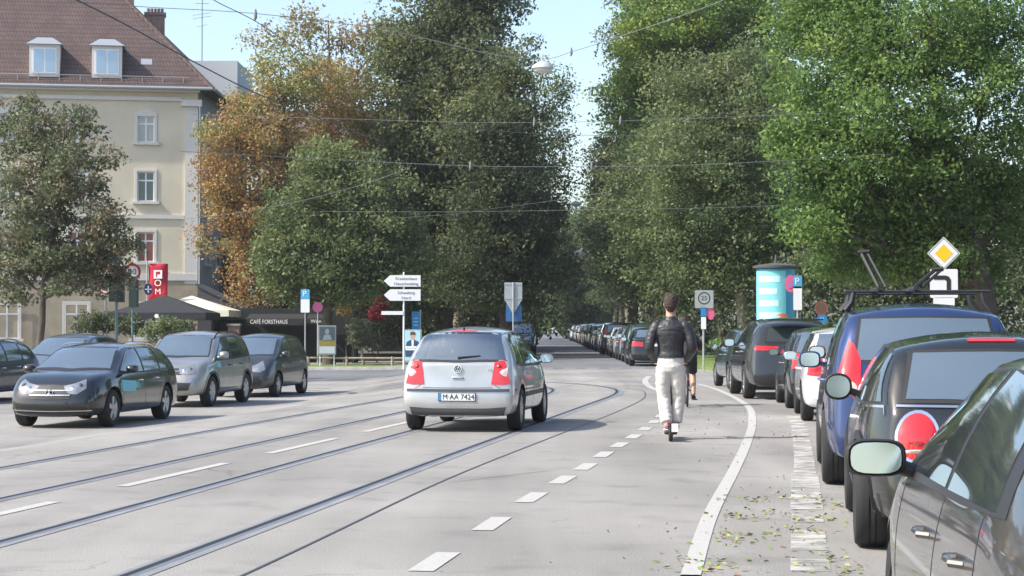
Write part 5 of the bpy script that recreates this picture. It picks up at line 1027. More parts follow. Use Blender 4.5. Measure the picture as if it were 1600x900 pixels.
def pole(root, top, r_=.03, m=GAL, x=0): b = MB(); b.tube([(x, 0, -.1), (x, 0, top)], r_, 10); return b.build('post', m, root)
REDS = mat('red_sign_border', (.55, .02, .03), .4); YEL = mat('yellow_sign_face', (.85, .55, .02), .4); LBL = mat('light_blue_sign_face', (.08, .38, .62), .4)
SBK = mat('sign_back_blue_grey', (.16, .24, .30), .5, .2)
# parking sign, left
r_, h = sign_root('parking_sign', 477, 81, 'tall parking sign, blue square with P over a white panel, at the grass strip'); pole(r_, zz(452, 81, h)+.02)
b = MB(); b.plate(rrect(.37, .42), (0, -.05, zz(460, 81, h)), .01, 0, 1); p = b.build('sign_face', [LBL, GAL], r_, smooth=0)
text('P', .34, Matrix.Translation((-.03, -.058, zz(460, 81, h)+.02)), WTX, 'lettering', p)
b = MB(); b.plate(rrect(.37, .56), (0, -.05, zz(478, 81, h)), .01, 0, 1); b.build('white_panel', [WHT, GAL], r_, smooth=0)
# no-stopping disc
def nostop(px, py, Y, rad, label, rz=0):
    r_, h = sign_root('no_stopping_sign', px, Y, label, rz=rz); z = zz(py, Y, h); pole(r_, z+rad*.9); b = MB(); b.plate(disc(rad), (0, -.05, z), .01, 0, 1); f = b.build('sign_face', [PINK, GAL], r_, smooth=0)
    b = MB(); ring(b, (0, z), rad*.78, rad*.0+.001, -.058, 0); ring(b, (0, z), rad*.5, .001, -.060, 1); b.build('sign_centre', [mat('faded_violet', (.45, .16, .4), .4), PINK], f, smooth=0)
    b = MB()
    for s_ in (1, -1): b.add([(s_*-rad*.55-.02, -.062, z+rad*.55), (s_*-rad*.55+.02, -.062, z+rad*.6), (s_*rad*.55+.02, -.062, z-rad*.55), (s_*rad*.55-.02, -.062, z-rad*.6)], [(0, 1, 2, 3)])
    b.build('cross_bars', PINK, f, smooth=0); return r_
nostop(496.5, 480, 83, .22, 'round pink no stopping disc just right of the tall parking sign')
# direction arrows
r_, h = sign_root('direction_sign', 631, 79, 'white pole with two white arrow boards pointing left'); pole(r_, zz(425, 79, h), .04, WHT)
for py, l1, l2 in ((439, 'Krankenhaus', 'Neuschwabing'), (461, 'Schwabing', 'Nord')):
    z = zz(py, 79, h); w_, hh = 1.5, .47; b = MB(); b.plate([(-.82, 0), (-.56, -hh/2), (.69, -hh/2), (.69, hh/2), (-.56, hh/2)], (0, -.06, z), .03, 0, 1); f = b.build('arrow_board', [WHT, GRN], r_, smooth=0)
    text(l1, .17, Matrix.Translation((.1, -.08, z+.09)), mat('grey_lettering', (.13, .14, .15), .6), 'lettering', f); text(l2, .17, Matrix.Translation((.1, -.08, z-.12)), MAT['grey_lettering'], 'lettering', f)
b = MB(); b.plate(rect(.9, .15), (-.47, -.05, zz(489, 79, h)), .02, 0, 1); b.build('name_plate', [WHT, GRN], r_, smooth=0)
# blue banner
r_, h = sign_root('blue_banner', 657, 84, 'blue vertical banner on a post beside the portrait poster', 'banner'); pole(r_, zz(484, 84, h))
b = MB(); b.plate(rect(.36, .8), (-.2, -.02, zz(501, 84, h)), .02, 0, 0); f = b.build('banner_cloth', BLU, r_, smooth=0)
b = MB(); [b.box((-.2+.0, -.04, zz(501, 84, h)+dz), (.2, .01, .05)) for dz in (-.2, -.05, .1)]; b.build('banner_print', mat('pale_blue_print', (.4, .55, .75), .6), f, smooth=0)
# sign backs seen on the median pole
r_, h = sign_root('signboard_back', 802, 80, 'grey backs of a square board and a triangle on one pole above the silver hatchback', 'sign'); pole(r_, zz(441, 80, h), .035)
z = zz(455.5, 80, h); b = MB(); b.plate(rect(.36, .76), (-.19, .04, z), .015); b.plate(rect(.36, .76), (.19, .04, z), .015); b.build('board_back', GRN, r_, smooth=0)
b = MB(); [b.box((0, .025, z+dz), (.74, .02, .03)) for dz in (-.3, .3)]; b.build('bracket', GAL, r_, smooth=0)
b = MB(); b.plate([(-.37, .27), (0, -.36), (.37, .27)], (0, .04, zz(478, 80, h)), .012); b.build('triangle_back', GRN, r_, smooth=0)
b = MB(); b.plate(rect(.66, .70), (.02, .10, zz(489, 80, h)), .012); b.build('blue_board', mat('deep_blue_board', (.03, .12, .30), .5), r_, smooth=0)
# signals and signs at the left
r_, h = sign_root('traffic_light', 182, 64, 'grey post with the back of a triangle sign and a traffic light', 'traffic light'); pole(r_, zz(390, 64, h), .05, SBK)
b = MB(); b.plate([(-.37, .33), (-.33, .36), (.33, .36), (.37, .33), (.05, -.30), (-.05, -.30)], (0, .08, zz(403, 64, h)), .015); b.build('triangle_back', SBK, r_, smooth=0)
b = MB(); b.box((.12, .05, zz(450, 64, h)), (.26, .22, .95)); s_ = b.build('signal_head', mat('dark_green_housing', (.035, .06, .06), .5), r_, bevel=.02)
b = MB(); b.box((-.14, .05, zz(455, 64, h)), (.22, .2, .7)); s_ = b.build('signal_head', MAT['dark_green_housing'], r_, bevel=.02)
def speed(px, py, Y, rad, num, label, faded=False):
    r_, h = sign_root('speed_limit_sign', px, Y, label); z = zz(py, Y, h); pole(r_, z+rad*.8, .035, SBK); b = MB(); b.plate(disc(rad), (0, -.05, z), .01, 0, 1); f = b.build('sign_face', [WHT, GAL], r_, smooth=0)
    b = MB(); ring(b, (0, z), rad, rad*.74, -.058, 0); b.build('red_border', REDS, f, smooth=0); text(num, rad*.95, Matrix.Translation((0, -.058, z)), TXT, 'lettering', f); return r_, h
r_, h = speed(207, 425, 65, .29, '30', 'round speed limit sign reading 30 with a signal head below, left of the red banner')
b = MB(); b.box((.03, .04, zz(458, 65, h)), (.30, .24, .95)); b.build('signal_head', MAT['dark_green_housing'], r_, bevel=.02)
b = MB(); b.tube([(0, 0, zz(451, 65, h)), (.42, 0, zz(451, 65, h))], .02, 6); b.build('arm', SBK, r_)
z = zz(452, 65, h); b = MB(); b.plate([(x*.72, y_) for x, y_ in disc(.2)], (.54, -.03, z), .01, 0, 0); f = b.build('arrow_disc', mat('dark_blue_sign', (.02, .06, .16), .4), r_, smooth=0)
b = MB(); b.add([(.52, -.038, z-.12), (.56, -.038, z-.12), (.56, -.038, z+.12), (.52, -.038, z+.12)], [(0, 1, 2, 3)]); b.add([(.42, -.038, z-.015), (.66, -.038, z-.015), (.66, -.038, z+.015), (.42, -.038, z+.015)], [(0, 1, 2, 3)]); b.build('white_arrow', WTX, f, smooth=0)
speed(165, 450, 74, .24, '30', 'smaller round red bordered sign behind the give way post, half hidden by leaves')
# right-hand signs
r_, h = sign_root('zone_sign', 1099, 62, 'pale square zone sign reading 25 on a post with blue and pink plates'); pole(r_, zz(455, 62, h))
z = zz(467.5, 62, h); b = MB(); b.plate(rrect(.60, .58), (.02, -.05, z), .01, 0, 1); f = b.build('sign_face', [GRN, GAL], r_, smooth=0); b = MB(); ring(b, (.02, z+.03), .2, .165, -.058, 0); b.build('ring', TXT, f, smooth=0); text('25', .2, Matrix.Translation((.02, -.058, z+.03)), TXT, 'lettering', f)
b = MB(); b.plate(rect(.18, .30), (0, -.05, zz(488, 62, h)), .01); b.build('blue_plate', BLU, r_, smooth=0); b = MB(); b.plate(rect(.16, .42), (0, -.05, zz(504, 62, h)), .01); b.build('white_plate', WHT, r_, smooth=0)
b = MB(); b.plate([(x*.55, y_) for x, y_ in disc(.22)], (.23, -.02, zz(489, 62, h)), .01); b.build('pink_disc', PINK, r_, smooth=0)
r_, h = sign_root('parking_sign', 1246, 60, 'parking sign with long white panel beside the blue advertising column'); pole(r_, zz(432, 60, h))
z = zz(440.5, 60, h); b = MB(); b.plate(rrect(.27, .40), (0, -.05, z), .01, 0, 1); p = b.build('sign_face', [LBL, GAL], r_, smooth=0); text('P', .3, Matrix.Translation((-.02, -.058, z+.01)), WTX, 'lettering', p)
b = MB(); b.plate(rrect(.27, .74), (0, -.05, zz(466, 60, h)), .01, 0, 1); b.build('white_panel', [WHT, GAL], r_, smooth=0)
b = MB(); b.plate([(x*.6, y_) for x, y_ in disc(.27)], (-.23, -.03, zz(443, 60, h)), .01); f = b.build('pink_disc', PINK, r_, smooth=0); b = MB(); b.plate([(x*.6, y_) for x, y_ in disc(.15)], (-.23, -.045, zz(443, 60, h)), .008); b.build('disc_centre', MAT['faded_violet'], f, smooth=0)
r_, h = sign_root('cycle_path_sign', 1283, 62, 'dark ringed disc above a small blue disc in the shade of the right hand trees'); pole(r_, zz(472, 62, h), .025)
z = zz(482, 62, h); b = MB(); b.plate(disc(.22), (0, -.04, z), .01); f = b.build('ringed_disc', mat('shaded_brown_face', (.12, .07, .05), .6), r_, smooth=0); b = MB(); ring(b, (0, z), .22, .17, -.048, 0); b.build('ring', mat('dull_red', (.25, .08, .06), .6), f, smooth=0)
z = zz(499, 62, h); b = MB(); b.plate(disc(.17), (.02, -.04, z), .01); f = b.build('blue_disc', BLU, r_, smooth=0); text('H', .16, Matrix.Translation((.02, -.05, z)), WTX, 'lettering', f)
r_, h = sign_root('priority_road_sign', 1474, 36, 'yellow and white diamond priority sign over a white bend panel, above the blue SUV roof'); pole(r_, zz(374, 36, h), .035)
z = zz(396, 36, h); b = MB(); b.plate([(0, -.31), (.31, 0), (0, .31), (-.31, 0)], (0, -.05, z), .012, 0, 1); f = b.build('sign_face', [WHT, GAL], r_, smooth=0); b = MB(); b.add([(0, -.06, z-.17), (.17, -.06, z), (0, -.06, z+.17), (-.17, -.06, z)], [(0, 1, 2, 3)]); b.build('yellow_diamond', YEL, f, smooth=0)
b = MB()
q = [(0, .29), (.29, 0), (0, -.29), (-.29, 0)]; q2 = [(0, .275), (.275, 0), (0, -.275), (-.275, 0)]
for k in range(4): a, c_, d, e = q[k], q[(k+1) % 4], q2[(k+1) % 4], q2[k]; b.add([(a[0], -.0575, z+a[1]), (c_[0], -.0575, z+c_[1]), (d[0], -.0575, z+d[1]), (e[0], -.0575, z+e[1])], [(0, 1, 2, 3)])
b.build('black_line', TXT, f, smooth=0)
z = zz(443, 36, h); b = MB(); b.plate(rrect(.52, .54), (0, -.05, z), .012, 0, 1); f = b.build('bend_panel', [WHT, GAL], r_, smooth=0)
b = MB(); b.plate([(-.19, .07), (.02, .07), (.05, .04), (.05, -.20), (.13, -.20), (.13, .07), (.09, .13), (.03, .15), (-.19, .15)], (0, -.060, z), .004); b.build('bend_mark', TXT, f, smooth=0)
b = MB(); b.plate(rrect(.40, .22), (0, -.05, zz(474, 36, h)), .012, 0, 1); b.build('lower_panel', [WHT, GAL], r_, smooth=0)
# advertising column
Yc = 64; x = sx(1212.5, Yc); col_ = empty('advertising_column', (x, Yc, H(x, Yc)), 0, 'turquoise advertising column with dark cap and an orange figure in its poster', 'advertising column')
zt = sz(418, Yc); rad = 31/F*Yc
b = MB(); b.lathe([(rad*1.03, 0), (rad*1.03, .45), (rad*.98, .5)], n=48); b.build('base', DRK, col_)
b = MB(); b.lathe([(rad*.98, .5), (rad*.98, zt-.05)], n=64); b.build('drum', mat('turquoise_poster', (.02, .30, .52), .45, coat=.3), col_)
b = MB(); b.lathe([(rad*1.0, zt-.06), (rad*1.16, zt-.02), (rad*1.17, zt+.05), (rad*.9, zt+.09), (rad*.3, zt+.14), (.05, zt+.16), (.03, zt+.42), (.01, zt+.43)], n=48); b.build('cap', mat('dark_cap', (.075, .072, .075), .7), col_)
def wrap(b, a0, a1, z0, z1, off, mi=0, n=14, m=4):            # patch on the drum, angle 0 faces the street
    vs_ = []
    for j in range(m+1):
        for i in range(n+1):
            a = R(a0+(a1-a0)*i/n); q = rad*.98+off; vs_.append((q*math.sin(a), -q*math.cos(a), z0+(z1-z0)*j/m))
    b.add(vs_, [(j*(n+1)+i, j*(n+1)+i+1, (j+1)*(n+1)+i+1, (j+1)*(n+1)+i) for j in range(m) for i in range(n)], mi)
b = MB(); wrap(b, -88, 22, .6, zt-.12, .006); b.build('poster', mat('aqua_poster', (.20, .60, .68), .4), col_)
b = MB()
for k, (wd, z_) in enumerate(((10, .30), (2, .70), (6, 1.10), (14, 1.50))): wrap(b, -66, wd-6, zt-z_-.20, zt-z_, .012)
b.build('poster_lettering_bars', mat('pale_print', (.50, .74, .80), .5), col_)
def blob(b, a, z, ra, rz_, off, mi=0):
    n = 20; q = rad*.98+off; vs_ = [(q*math.sin(R(a)), -q*math.cos(R(a)), z)]
    for k in range(n): t = 2*PI*k/n; aa = R(a)+ra/q*math.cos(t)*(1+.12*math.sin(3*t)); vs_.append((q*math.sin(aa), -q*math.cos(aa), z+rz_*math.sin(t)))
    b.add(vs_, [(0, 1+k, 1+(k+1) % n) for k in range(n)], mi)
b = MB(); zf = sz(503, Yc); blob(b, 10, zf-.05, .30, .33, .014, 0); blob(b, 14, zf-.12, .15, .2, .018, 1); blob(b, 4, zf-.2, .12, .12, .022, 2); b.build('poster_figure', [mat('orange_print', (.85, .22, .08), .5), mat('yellow_print', (.95, .55, .12), .5), mat('red_print', (.7, .06, .06), .5)], col_)
# poster stands
r_, h = sign_root('poster_stand', 511, 81, 'grey framed poster stand with a dark photograph over an ochre band on the grass strip', 'poster stand', rz=R(14)); z = zz(531.5, 81, h)
b = MB(); b.plate(rect(.76, 1.26), (0, 0, z), .10); b.build('board', GRN, r_, smooth=0)
b = MB(); b.plate(rect(.66, .56), (0, -.058, z+.28), .006); b.build('dark_picture', mat('slate_print', (.10, .13, .15), .5), r_, smooth=0)
b = MB(); b.plate([(a_*.8-.0, c_*1.1) for a_, c_ in disc(.11, 14)], (0, -.066, z+.36), .004); b.plate([(-.2, -.15), (.2, -.15), (.12, .07), (-.12, .07)], (0, -.066, z+.16), .004); b.build('pale_shape', mat('grey_print', (.34, .36, .37), .5), r_, smooth=0)
b = MB(); b.plate(rect(.66, .22), (0, -.058, z-.13), .006); b.build('ochre_band', mat('ochre_print', (.42, .30, .06), .5), r_, smooth=0)
b = MB(); b.plate(rect(.66, .30), (0, -.058, z-.41), .006); b.build('white_band', WHT, r_, smooth=0)
b = MB(); [b.box((s_*.30, 0, (z-.63)/2), (.05, .05, z-.63)) for s_ in (-1, 1)]; b.build('frame', WHT, r_, smooth=0)
r_, h = sign_root('poster_stand', 644, 81, 'poster stand with a portrait on pale blue at the left of the silver hatchback', 'poster stand', rz=R(-6)); z = zz(540, 81, h)
b = MB(); b.plate(rect(.80, 1.36), (0, 0, z), .06); b.build('board', GRN, r_, smooth=0)
b = MB(); b.plate(rect(.70, 1.26), (0, -.038, z), .006); b.build('poster', mat('pale_blue_print_ground', (.36, .62, .74), .5), r_, smooth=0)
b = MB(); b.plate([(-.29, -.2), (.3, -.2), (.27, .04), (.08, .13), (-.06, .13), (-.24, .04)], (.02, -.046, z+.12), .004, 0); b.plate([(a_*.85, c_*1.15) for a_, c_ in disc(.12, 16)], (.03, -.046, z+.40), .004, 1); b.plate([(-.12, .0), (.12, .0), (.13, .09), (.04, .15), (-.09, .13)], (.03, -.050, z+.45), .004, 2); b.plate([(-.04, -.16), (.04, -.16), (.05, .1), (-.05, .1)], (.03, -.052, z+.14), .004, 3); b.build('portrait', [mat('navy_print', (.03, .06, .14), .5), mat('skin_print', (.55, .32, .24), .5), mat('brown_print', (.10, .06, .04), .5), WHT], r_, smooth=0)
b = MB(); b.plate([(-.2, -.22), (.12, -.22), (.16, .1), (-.22, .12)], (-.08, -.046, z-.25), .004, 0); [b.plate(rect(.5, .07), (-.02, -.052, z+q_), .004, 1) for q_ in (-.06, -.16)]; b.build('poster_print', [MAT['navy_print'], WHT], r_, smooth=0)
b = MB(); [b.box((s_*.36, .02, (z-.68)/2), (.05, .05, z-.68)) for s_ in (-1, 1)]; b.build('leg_frame', GAL, r_, smooth=0)
# knee rail
fn = empty('knee_rail_fence', (sx(560, 81.2), 81.2, 0), 0, 'low pale wooden rail on short posts along the back of the grass strip', 'fence')
b = MB(); x0, x1 = sx(478, 81.2)-fn.location.x, sx(700, 81.2)-fn.location.x; b.tube([(x0, 0, sz(563, 81.2)+.10), (x1, 0, sz(564, 81.2)+.10)], .045, 8); b.build('rail', WOOD, fn)
for px in (482, 542, 613, 668): xx = sx(px, 81.2)-fn.location.x; b = MB(); b.tube([(xx, 0, -.35), (xx, 0, sz(560, 81.2)+.08)], [.06, .06], 8); b.build('post', WOOD, fn)
# cafe parasols
def parasol(px, Yp, half, ztop, zedge, label, m, val=.28, px_tilt=0, txt=None):
    x = sx(px, Yp); hh = H(x, Yp); r_ = empty('cafe_parasol', (x, Yp, hh), R(px_tilt), label, 'parasol', 'parasols of the cafe'); zt_, ze = ztop-hh, zedge-hh
    b = MB(); n = 8; V = [(0, 0, zt_)]
    for ringk, (f_, dz) in enumerate(((.35, .36), (.7, .72), (1, 1))):
        for k in range(16):
            a = PI/4*k/2; sq = 1/max(abs(math.cos(a)), abs(math.sin(a))); q = half*f_*sq; sag = .05*(1-abs(math.cos(2*a)))*f_*.0
            V.append((q*math.cos(a), q*math.sin(a), zt_-(zt_-ze)*dz+(.06 if k % 4 == 2 else 0)*f_*0))
    fs_ = [(0, 1+k, 1+(k+1) % 16) for k in range(16)]+[(1+rk*16+k, 1+(rk+1)*16+k, 1+(rk+1)*16+(k+1) % 16, 1+rk*16+(k+1) % 16) for rk in range(2) for k in range(16)]
    o = len(V); V += [(p[0]*1.004, p[1]*1.004, p[2]-val-.03*(k % 2)) for k, p in enumerate(V[33:49])]; fs_ += [(33+k, o+k, o+(k+1) % 16, 33+(k+1) % 16) for k in range(16)]
    b.add(V, fs_); b.build('canopy', m, r_, smooth=20)
    b = MB(); b.tube([(0, 0, 0), (0, 0, zt_-.03)], .04, 8); b.build('pole', DRK, r_); b = MB(); b.lathe([(.4, 0), (.4, .1), (.06, .14)], n=20); b.build('foot', DRK, r_)
    b = MB()
    for k in range(8): a = PI/4*k; sq = 1/max(abs(math.cos(a)), abs(math.sin(a))); b.tube([(0, 0, zt_-.06), (half*.98*sq*math.cos(a), half*.98*sq*math.sin(a), ze-.02)], .015, 5)
    b.build('ribs', DRK, r_); return r_, ze
BCL = mat('black_canvas', (.022, .023, .025), .8, noise_amt=.2); CCL = mat('cream_canvas', (.70, .66, .54), .85)
pr, ze = parasol(258, 80, 2.0, sz(461, 80), sz(489, 80), 'large black parasol with a small white emblem beside the red banner', BCL)
b = MB(); b.plate(disc(.09, 16), (.02, -2.012, ze-.14), .006); b.build('emblem', WTX, pr, smooth=0)
parasol(300, 87, 1.95, sz(462, 87), sz(485, 87), 'cream parasol behind the black one, in front of the corner of the building', CCL)
pr, ze = parasol(405, 91, 1.5, sz(487, 91), sz(496, 91), 'black parasol left of the cafe awning lettering, under the orange tree', BCL)
parasol(350, 90, 1.2, sz(484, 90), sz(494, 90), 'small dark grey parasol between the cream parasol and the brick pillar', mat('grey_canvas', (.10, .105, .11), .8), val=.15)
# cafe kiosk with lettered awning
kx = sx(440, 87); ki = empty('cafe_pavilion', (kx, 87.5, H(kx, 87.5)), 0, 'dark cafe pavilion with white lettering along its awning under the olive tree', 'pavilion')
b = MB(); b.box((0, 1.6, 1.4), (6.6, .12, 2.5)); b.box((-3.2, .8, 1.25), (.12, 1.6, 2.5)); b.box((3.2, .8, 1.25), (.12, 1.6, 2.5)); b.build('wall', mat('black_green_wall', (.015, .02, .02), .8), ki, smooth=0)
za = sz(503, 87)-H(kx, 87); b = MB(); b.add([(-1.7, 0, za-.15), (.95, 0, za-.15), (.95, 0, za+.15), (-1.7, 0, za+.15), (.95, 1.5, za+.38), (-1.7, 1.5, za+.38)], [(0, 1, 2, 3), (3, 2, 4, 5)]); aw = b.build('awning', BCL, ki, smooth=0)
text('CAFÉ FORSTHAUS', .27, Matrix.Translation((sx(418, 87)-kx, -.012, za)), WTX, 'lettering', aw, sxx=.78)
b = MB(); b.add([(1.05, .1, za-.1), (2.1, .1, za-.1), (2.1, .1, za+.16), (1.05, .1, za+.16), (2.1, 1.2, za+.36), (1.05, 1.2, za+.36)], [(0, 1, 2, 3), (3, 2, 4, 5)]); aw2 = b.build('awning', BCL, ki, smooth=0); text('Wein', .22, Matrix.Translation((1.5, .088, za+.03)), WTX, 'lettering', aw2)
for px, Yp, lab in ((295, 80.5, 'brick gate pillar under the black parasol'), (366, 82, 'brick gate pillar left of the cafe lettering')):
    x = sx(px, Yp); hh = H(x, Yp); g_ = empty('brick_pillar', (x, Yp, hh), 0, lab, 'pillar', 'brick pillars of the cafe'); b = MB(); b.box((0, 0, .9), (.46, .46, 1.8)); s_ = b.build('shaft', BRK, g_, bevel=.01); b = MB(); b.box((0, 0, 1.86), (.58, .58, .1)); b.build('capstone', PAV, g_, bevel=.01)
# red banner
Yb = 86; x = sx(247, Yb); g_ = empty('red_banner', (x, Yb, H(x, Yb)), 0, 'red hanging banner with a white square and the letters O and M', 'banner')
zt_, zb_ = sz(412, Yb)-H(x, Yb), sz(467, Yb)-H(x, Yb); b = MB(); n = 10; V = []
for j in range(n+1):
    for i in range(5): V.append((-.43+.86*i/4, .05*math.sin(i*1.7+j*.5), zt_+(zb_-zt_)*j/n-.05*(j == n)*(4-i)*.5))
b.add(V, [(j*5+i, j*5+i+1, (j+1)*5+i+1, (j+1)*5+i) for j in range(n) for i in range(4)]); f = b.build('banner_cloth', mat('red_cloth', (.42, .012, .035), .8), g_, smooth=60); f.modifiers.new('t', 'SOLIDIFY').thickness = .008
zc = zt_-.48; b = MB(); b.plate(rect(.38, .38), (0, -.075, zc), .006, 0); b.add([(-.09, -.082, zc-.12), (-.03, -.082, zc-.12), (-.03, -.082, zc+.12), (-.09, -.082, zc+.12)], [(0, 1, 2, 3)], 1); b.add([(-.03, -.082, zc+.0), (.1, -.082, zc+.0), (.1, -.082, zc+.12), (-.03, -.082, zc+.12)], [(0, 1, 2, 3)], 1); b.build('emblem_square', [WHT, f.data.materials[0]], g_, smooth=0)
text('O', .42, Matrix.Translation((0, -.08, zc-.40)), WTX, 'lettering', g_); text('M', .36, Matrix.Translation((0, -.08, zc-.78)), WTX, 'lettering', g_)
b = MB(); b.tube([(-.5, 0, 0), (-.5, 0, zt_+.1)], .03, 8); b.tube([(-.5, 0, zt_+.02), (.5, 0, zt_+.02)], .018, 6); b.build('post', GAL, g_)
# far end of the avenue
g_ = empty('white_fence', (6.2, 395, 0), 0, 'bright white fence closing the far end of the avenue', 'fence')
b = MB(); [b.box((k*.9-6, 0, .9), (.12, .06, 1.5)) for k in range(15)]; b.build('pickets', WHT, g_, smooth=0); b = MB(); [b.box((.3, .08, z_), (13, .05, .45)) for z_ in (.5, 1.2)]; b.build('boards', WHT, g_, smooth=0)
# hanging street lamps and the overhead wires
def lamp(px, py, Y, wd, label):
    p = W3(px, py, Y); g_ = empty('hanging_lamp', p, 0, label, 'street lamp', 'lamps hung over the street'); b = MB(); b.lathe([(.04, .34*wd), (.09, .30*wd), (.14, .26*wd), (.45*wd, .12*wd), (.5*wd, 0), (.46*wd, -.02)], n=28); b.build('lamp_shade', mat('grey_lamp_shade', (.45, .48, .47), .4), g_)
    b = MB(); b.lathe([(.42*wd, -.021), (.38*wd, -.08), (.2*wd, -.12), (.02, -.13)], n=24); b.build('lamp_glass', mat('milk_glass', (.6, .6, .58), .3), g_); b = MB(); b.tube([(0, 0, .3*wd), (0, 0, .62*wd)], .02, 6); b.build('hanger', GAL, g_); return p
lamp(848, 106, 52, .62, 'large dome lamp hanging in the sky gap near the top'); lamp(909, 397, 110, 1.0, 'pale lamp hanging low over the avenue'); lamp(900, 319, 96, .5, 'small lamp hanging over the avenue between the other two')
CBL = mat('dark_cable', (.05, .05, .055), .6); CBG = mat('pale_cable', (.17, .175, .18), .6)
def wire(pts, r_, m, label, ins=()):
    P = smoothline([W3(*p) for p in pts], 6); b = MB(); b.tube(P, r_*.62, 6); o = b.build('overhead_wire', m)
    tag(o, label, 'wire', 'overhead tram wires and span cables')
    for p in ins:
        b = MB(); c_ = W3(*p); b.tube([c_+Vector((-.02, 0, -.12)), c_+Vector((0, 0, -.05)), c_+Vector((0, 0, .05)), c_+Vector((0, 0, .12))], [.015, .035, .03, .012], 8); b.build('insulator', CBG, o)
wire([(60, -30, 30), (125, 2, 32), (200, 40, 34), (310, 100, 38), (400, 145, 42), (500, 185, 47), (600, 222, 54)], .021, CBL, 'thickest dark cable sagging from the top left corner across the roof')
wire([(310, -20, 35), (335, 0, 36), (400, 33, 38), (460, 75, 41), (520, 125, 45), (583, 190, 50)], .013, CBL, 'thin dark cable descending in front of the orange tree', [(398, 22, 38)])
wire([(1200, -36, 42), (1128, 0, 44), (1040, 32, 47), (950, 62, 50), (893, 80, 51.5), (848, 91, 52), (760, 82, 52), (600, 45, 52), (400, 20, 50), (235, 10, 48), (100, 0, 46)], .014, CBG, 'pale span cable from the top right carrying the large dome lamp', [(893, 80, 51.5)])
wire([(300, 178, 50), (560, 186, 50), (760, 191, 50), (985, 188, 50), (1300, 176, 50)], .011, CBG, 'highest level span wire across the dark trees', [(970, 187, 50), (835, 190, 50)])
wire([(690, 196, 46), (780, 204, 48), (880, 210, 50), (1100, 212, 52), (1240, 210, 54), (1500, 200, 55)], .011, CBG, 'pale wire just below the highest span wire, running right')
wire([(280, 236, 48), (560, 251, 50), (740, 259, 50), (900, 260, 50), (1100, 257, 50), (1400, 240, 50)], .012, CBG, 'span wire at mid height of the dark trees with two insulators', [(735, 258, 50), (925, 259, 50)])
wire([(240, 345, 60), (330, 338, 60), (450, 318, 60), (560, 290, 60), (640, 262, 60)], .012, CBG, 'wire rising from the cream building to the right through the orange tree')
wire([(590, 342, 55), (700, 335, 56), (760, 327, 57), (860, 314, 58), (950, 300, 58)], .012, CBG, 'pale wire rising to the right in front of the darkest tree')
wire([(500, 330, 70), (700, 331, 70), (900, 328, 70), (1100, 325, 70), (1300, 318, 70)], .012, CBG, 'lower level wire crossing the avenue')
wire([(740, 398, 105), (850, 394, 108), (909, 391, 110), (1000, 388, 112)], .02, CBG, 'wire carrying the pale low lamp over the avenue')
# ------------------------------------------------------------ people, scooter, bicycle
def fused(name, mb, m, parent, vox=.011, smooth=4, wr=0, wsc=9, seed=0, stretch=(1, 1, 1)):
    me = bpy.data.meshes.new('t'); me.from_pydata(mb.v, [], mb.f); bm = bmesh.new(); bm.from_mesh(me); bmesh.ops.recalc_face_normals(bm, faces=bm.faces); bm.to_mesh(me); bm.free()
    o = bpy.data.objects.new('t', me); COL.objects.link(o); rm = o.modifiers.new('r', 'REMESH'); rm.mode = 'VOXEL'; rm.voxel_size = vox; s_ = o.modifiers.new('s', 'SMOOTH'); s_.factor = .5; s_.iterations = smooth
    m2 = baked(o); bpy.data.objects.remove(o)
    if wr:
        nv = len(m2.vertices); co = np.empty(nv*3, np.float32); m2.vertices.foreach_get('co', co); co = co.reshape(-1, 3); no = np.empty(nv*3, np.float32); m2.vertex_normals.foreach_get('vector', no); no = no.reshape(-1, 3)
        dd = np.array([noise.noise(q)+.5*noise.noise(q*2.3) for q in (Vector((x*wsc*stretch[0]+seed, y*wsc*stretch[1], z*wsc*stretch[2])) for x, y, z in co)]); co += no*(wr*(1-np.abs(dd)*2))[:, None]; m2.vertices.foreach_set('co', co.ravel()); m2.update()
    m2.shade_smooth(); m2.materials.clear(); m2.name = name; return link(name, m2, m, parent)
def oval(mb, rings, n=18):                        # rings: (x, y, z, rx, ry)
    vs_ = [];
    for (x, y, z, a, c) in rings:
        for k in range(n): t = 2*PI*k/n; vs_.append((x+a*math.cos(t), y+c*math.sin(t), z))
    k_ = len(rings); mb.add(vs_, [(i*n+j, i*n+(j+1) % n, (i+1)*n+(j+1) % n, (i+1)*n+j) for i in range(k_-1) for j in range(n)]+[tuple(range(n-1, -1, -1)), tuple((k_-1)*n+j for j in range(n))])
def limb(mb, pts, rs): P = smoothline(pts, 5); mb.tube(P, [float(np.interp(i/(len(P)-1)*(len(pts)-1), range(len(pts)), rs)) for i in range(len(P))], 14)
def ball(mb, c, r_): oval(mb, [(c[0], c[1], c[2]+r_[2]*math.sin(t), r_[0]*max(.05, math.cos(t)), r_[1]*max(.05, math.cos(t))) for t in np.linspace(-PI/2, PI/2, 11)])
def hand(mb, wr_, d, grip, side):                 # d forward direction of the hand, fingers curl down round a bar
    wr_ = Vector(wr_); d = Vector(d).normalized(); rt = d.cross(Vector((0, 0, 1))).normalized(); up = rt.cross(d)
    palm = wr_+d*.075; mb.tube([wr_, wr_+d*.035, palm, wr_+d*.095], [.026, .034, .038, .03], 12, flat=.55)
    for k, (o, l) in enumerate(((-.031, .075), (-.010, .085), (.011, .080), (.031, .062))):
        a = wr_+d*.08+rt*o; mb.tube([a, a+d*l*.45-up*.008, a+d*l*.55-up*.035, a+d*l*.25-up*.055], [.0100, .0095, .009, .0075], 8)
    a = wr_+d*.03+rt*side*-.03; mb.tube([a, a+rt*side*-.022+d*.02-up*.02, a+rt*side*-.015+d*.045-up*.045], [.012, .011, .009], 8)
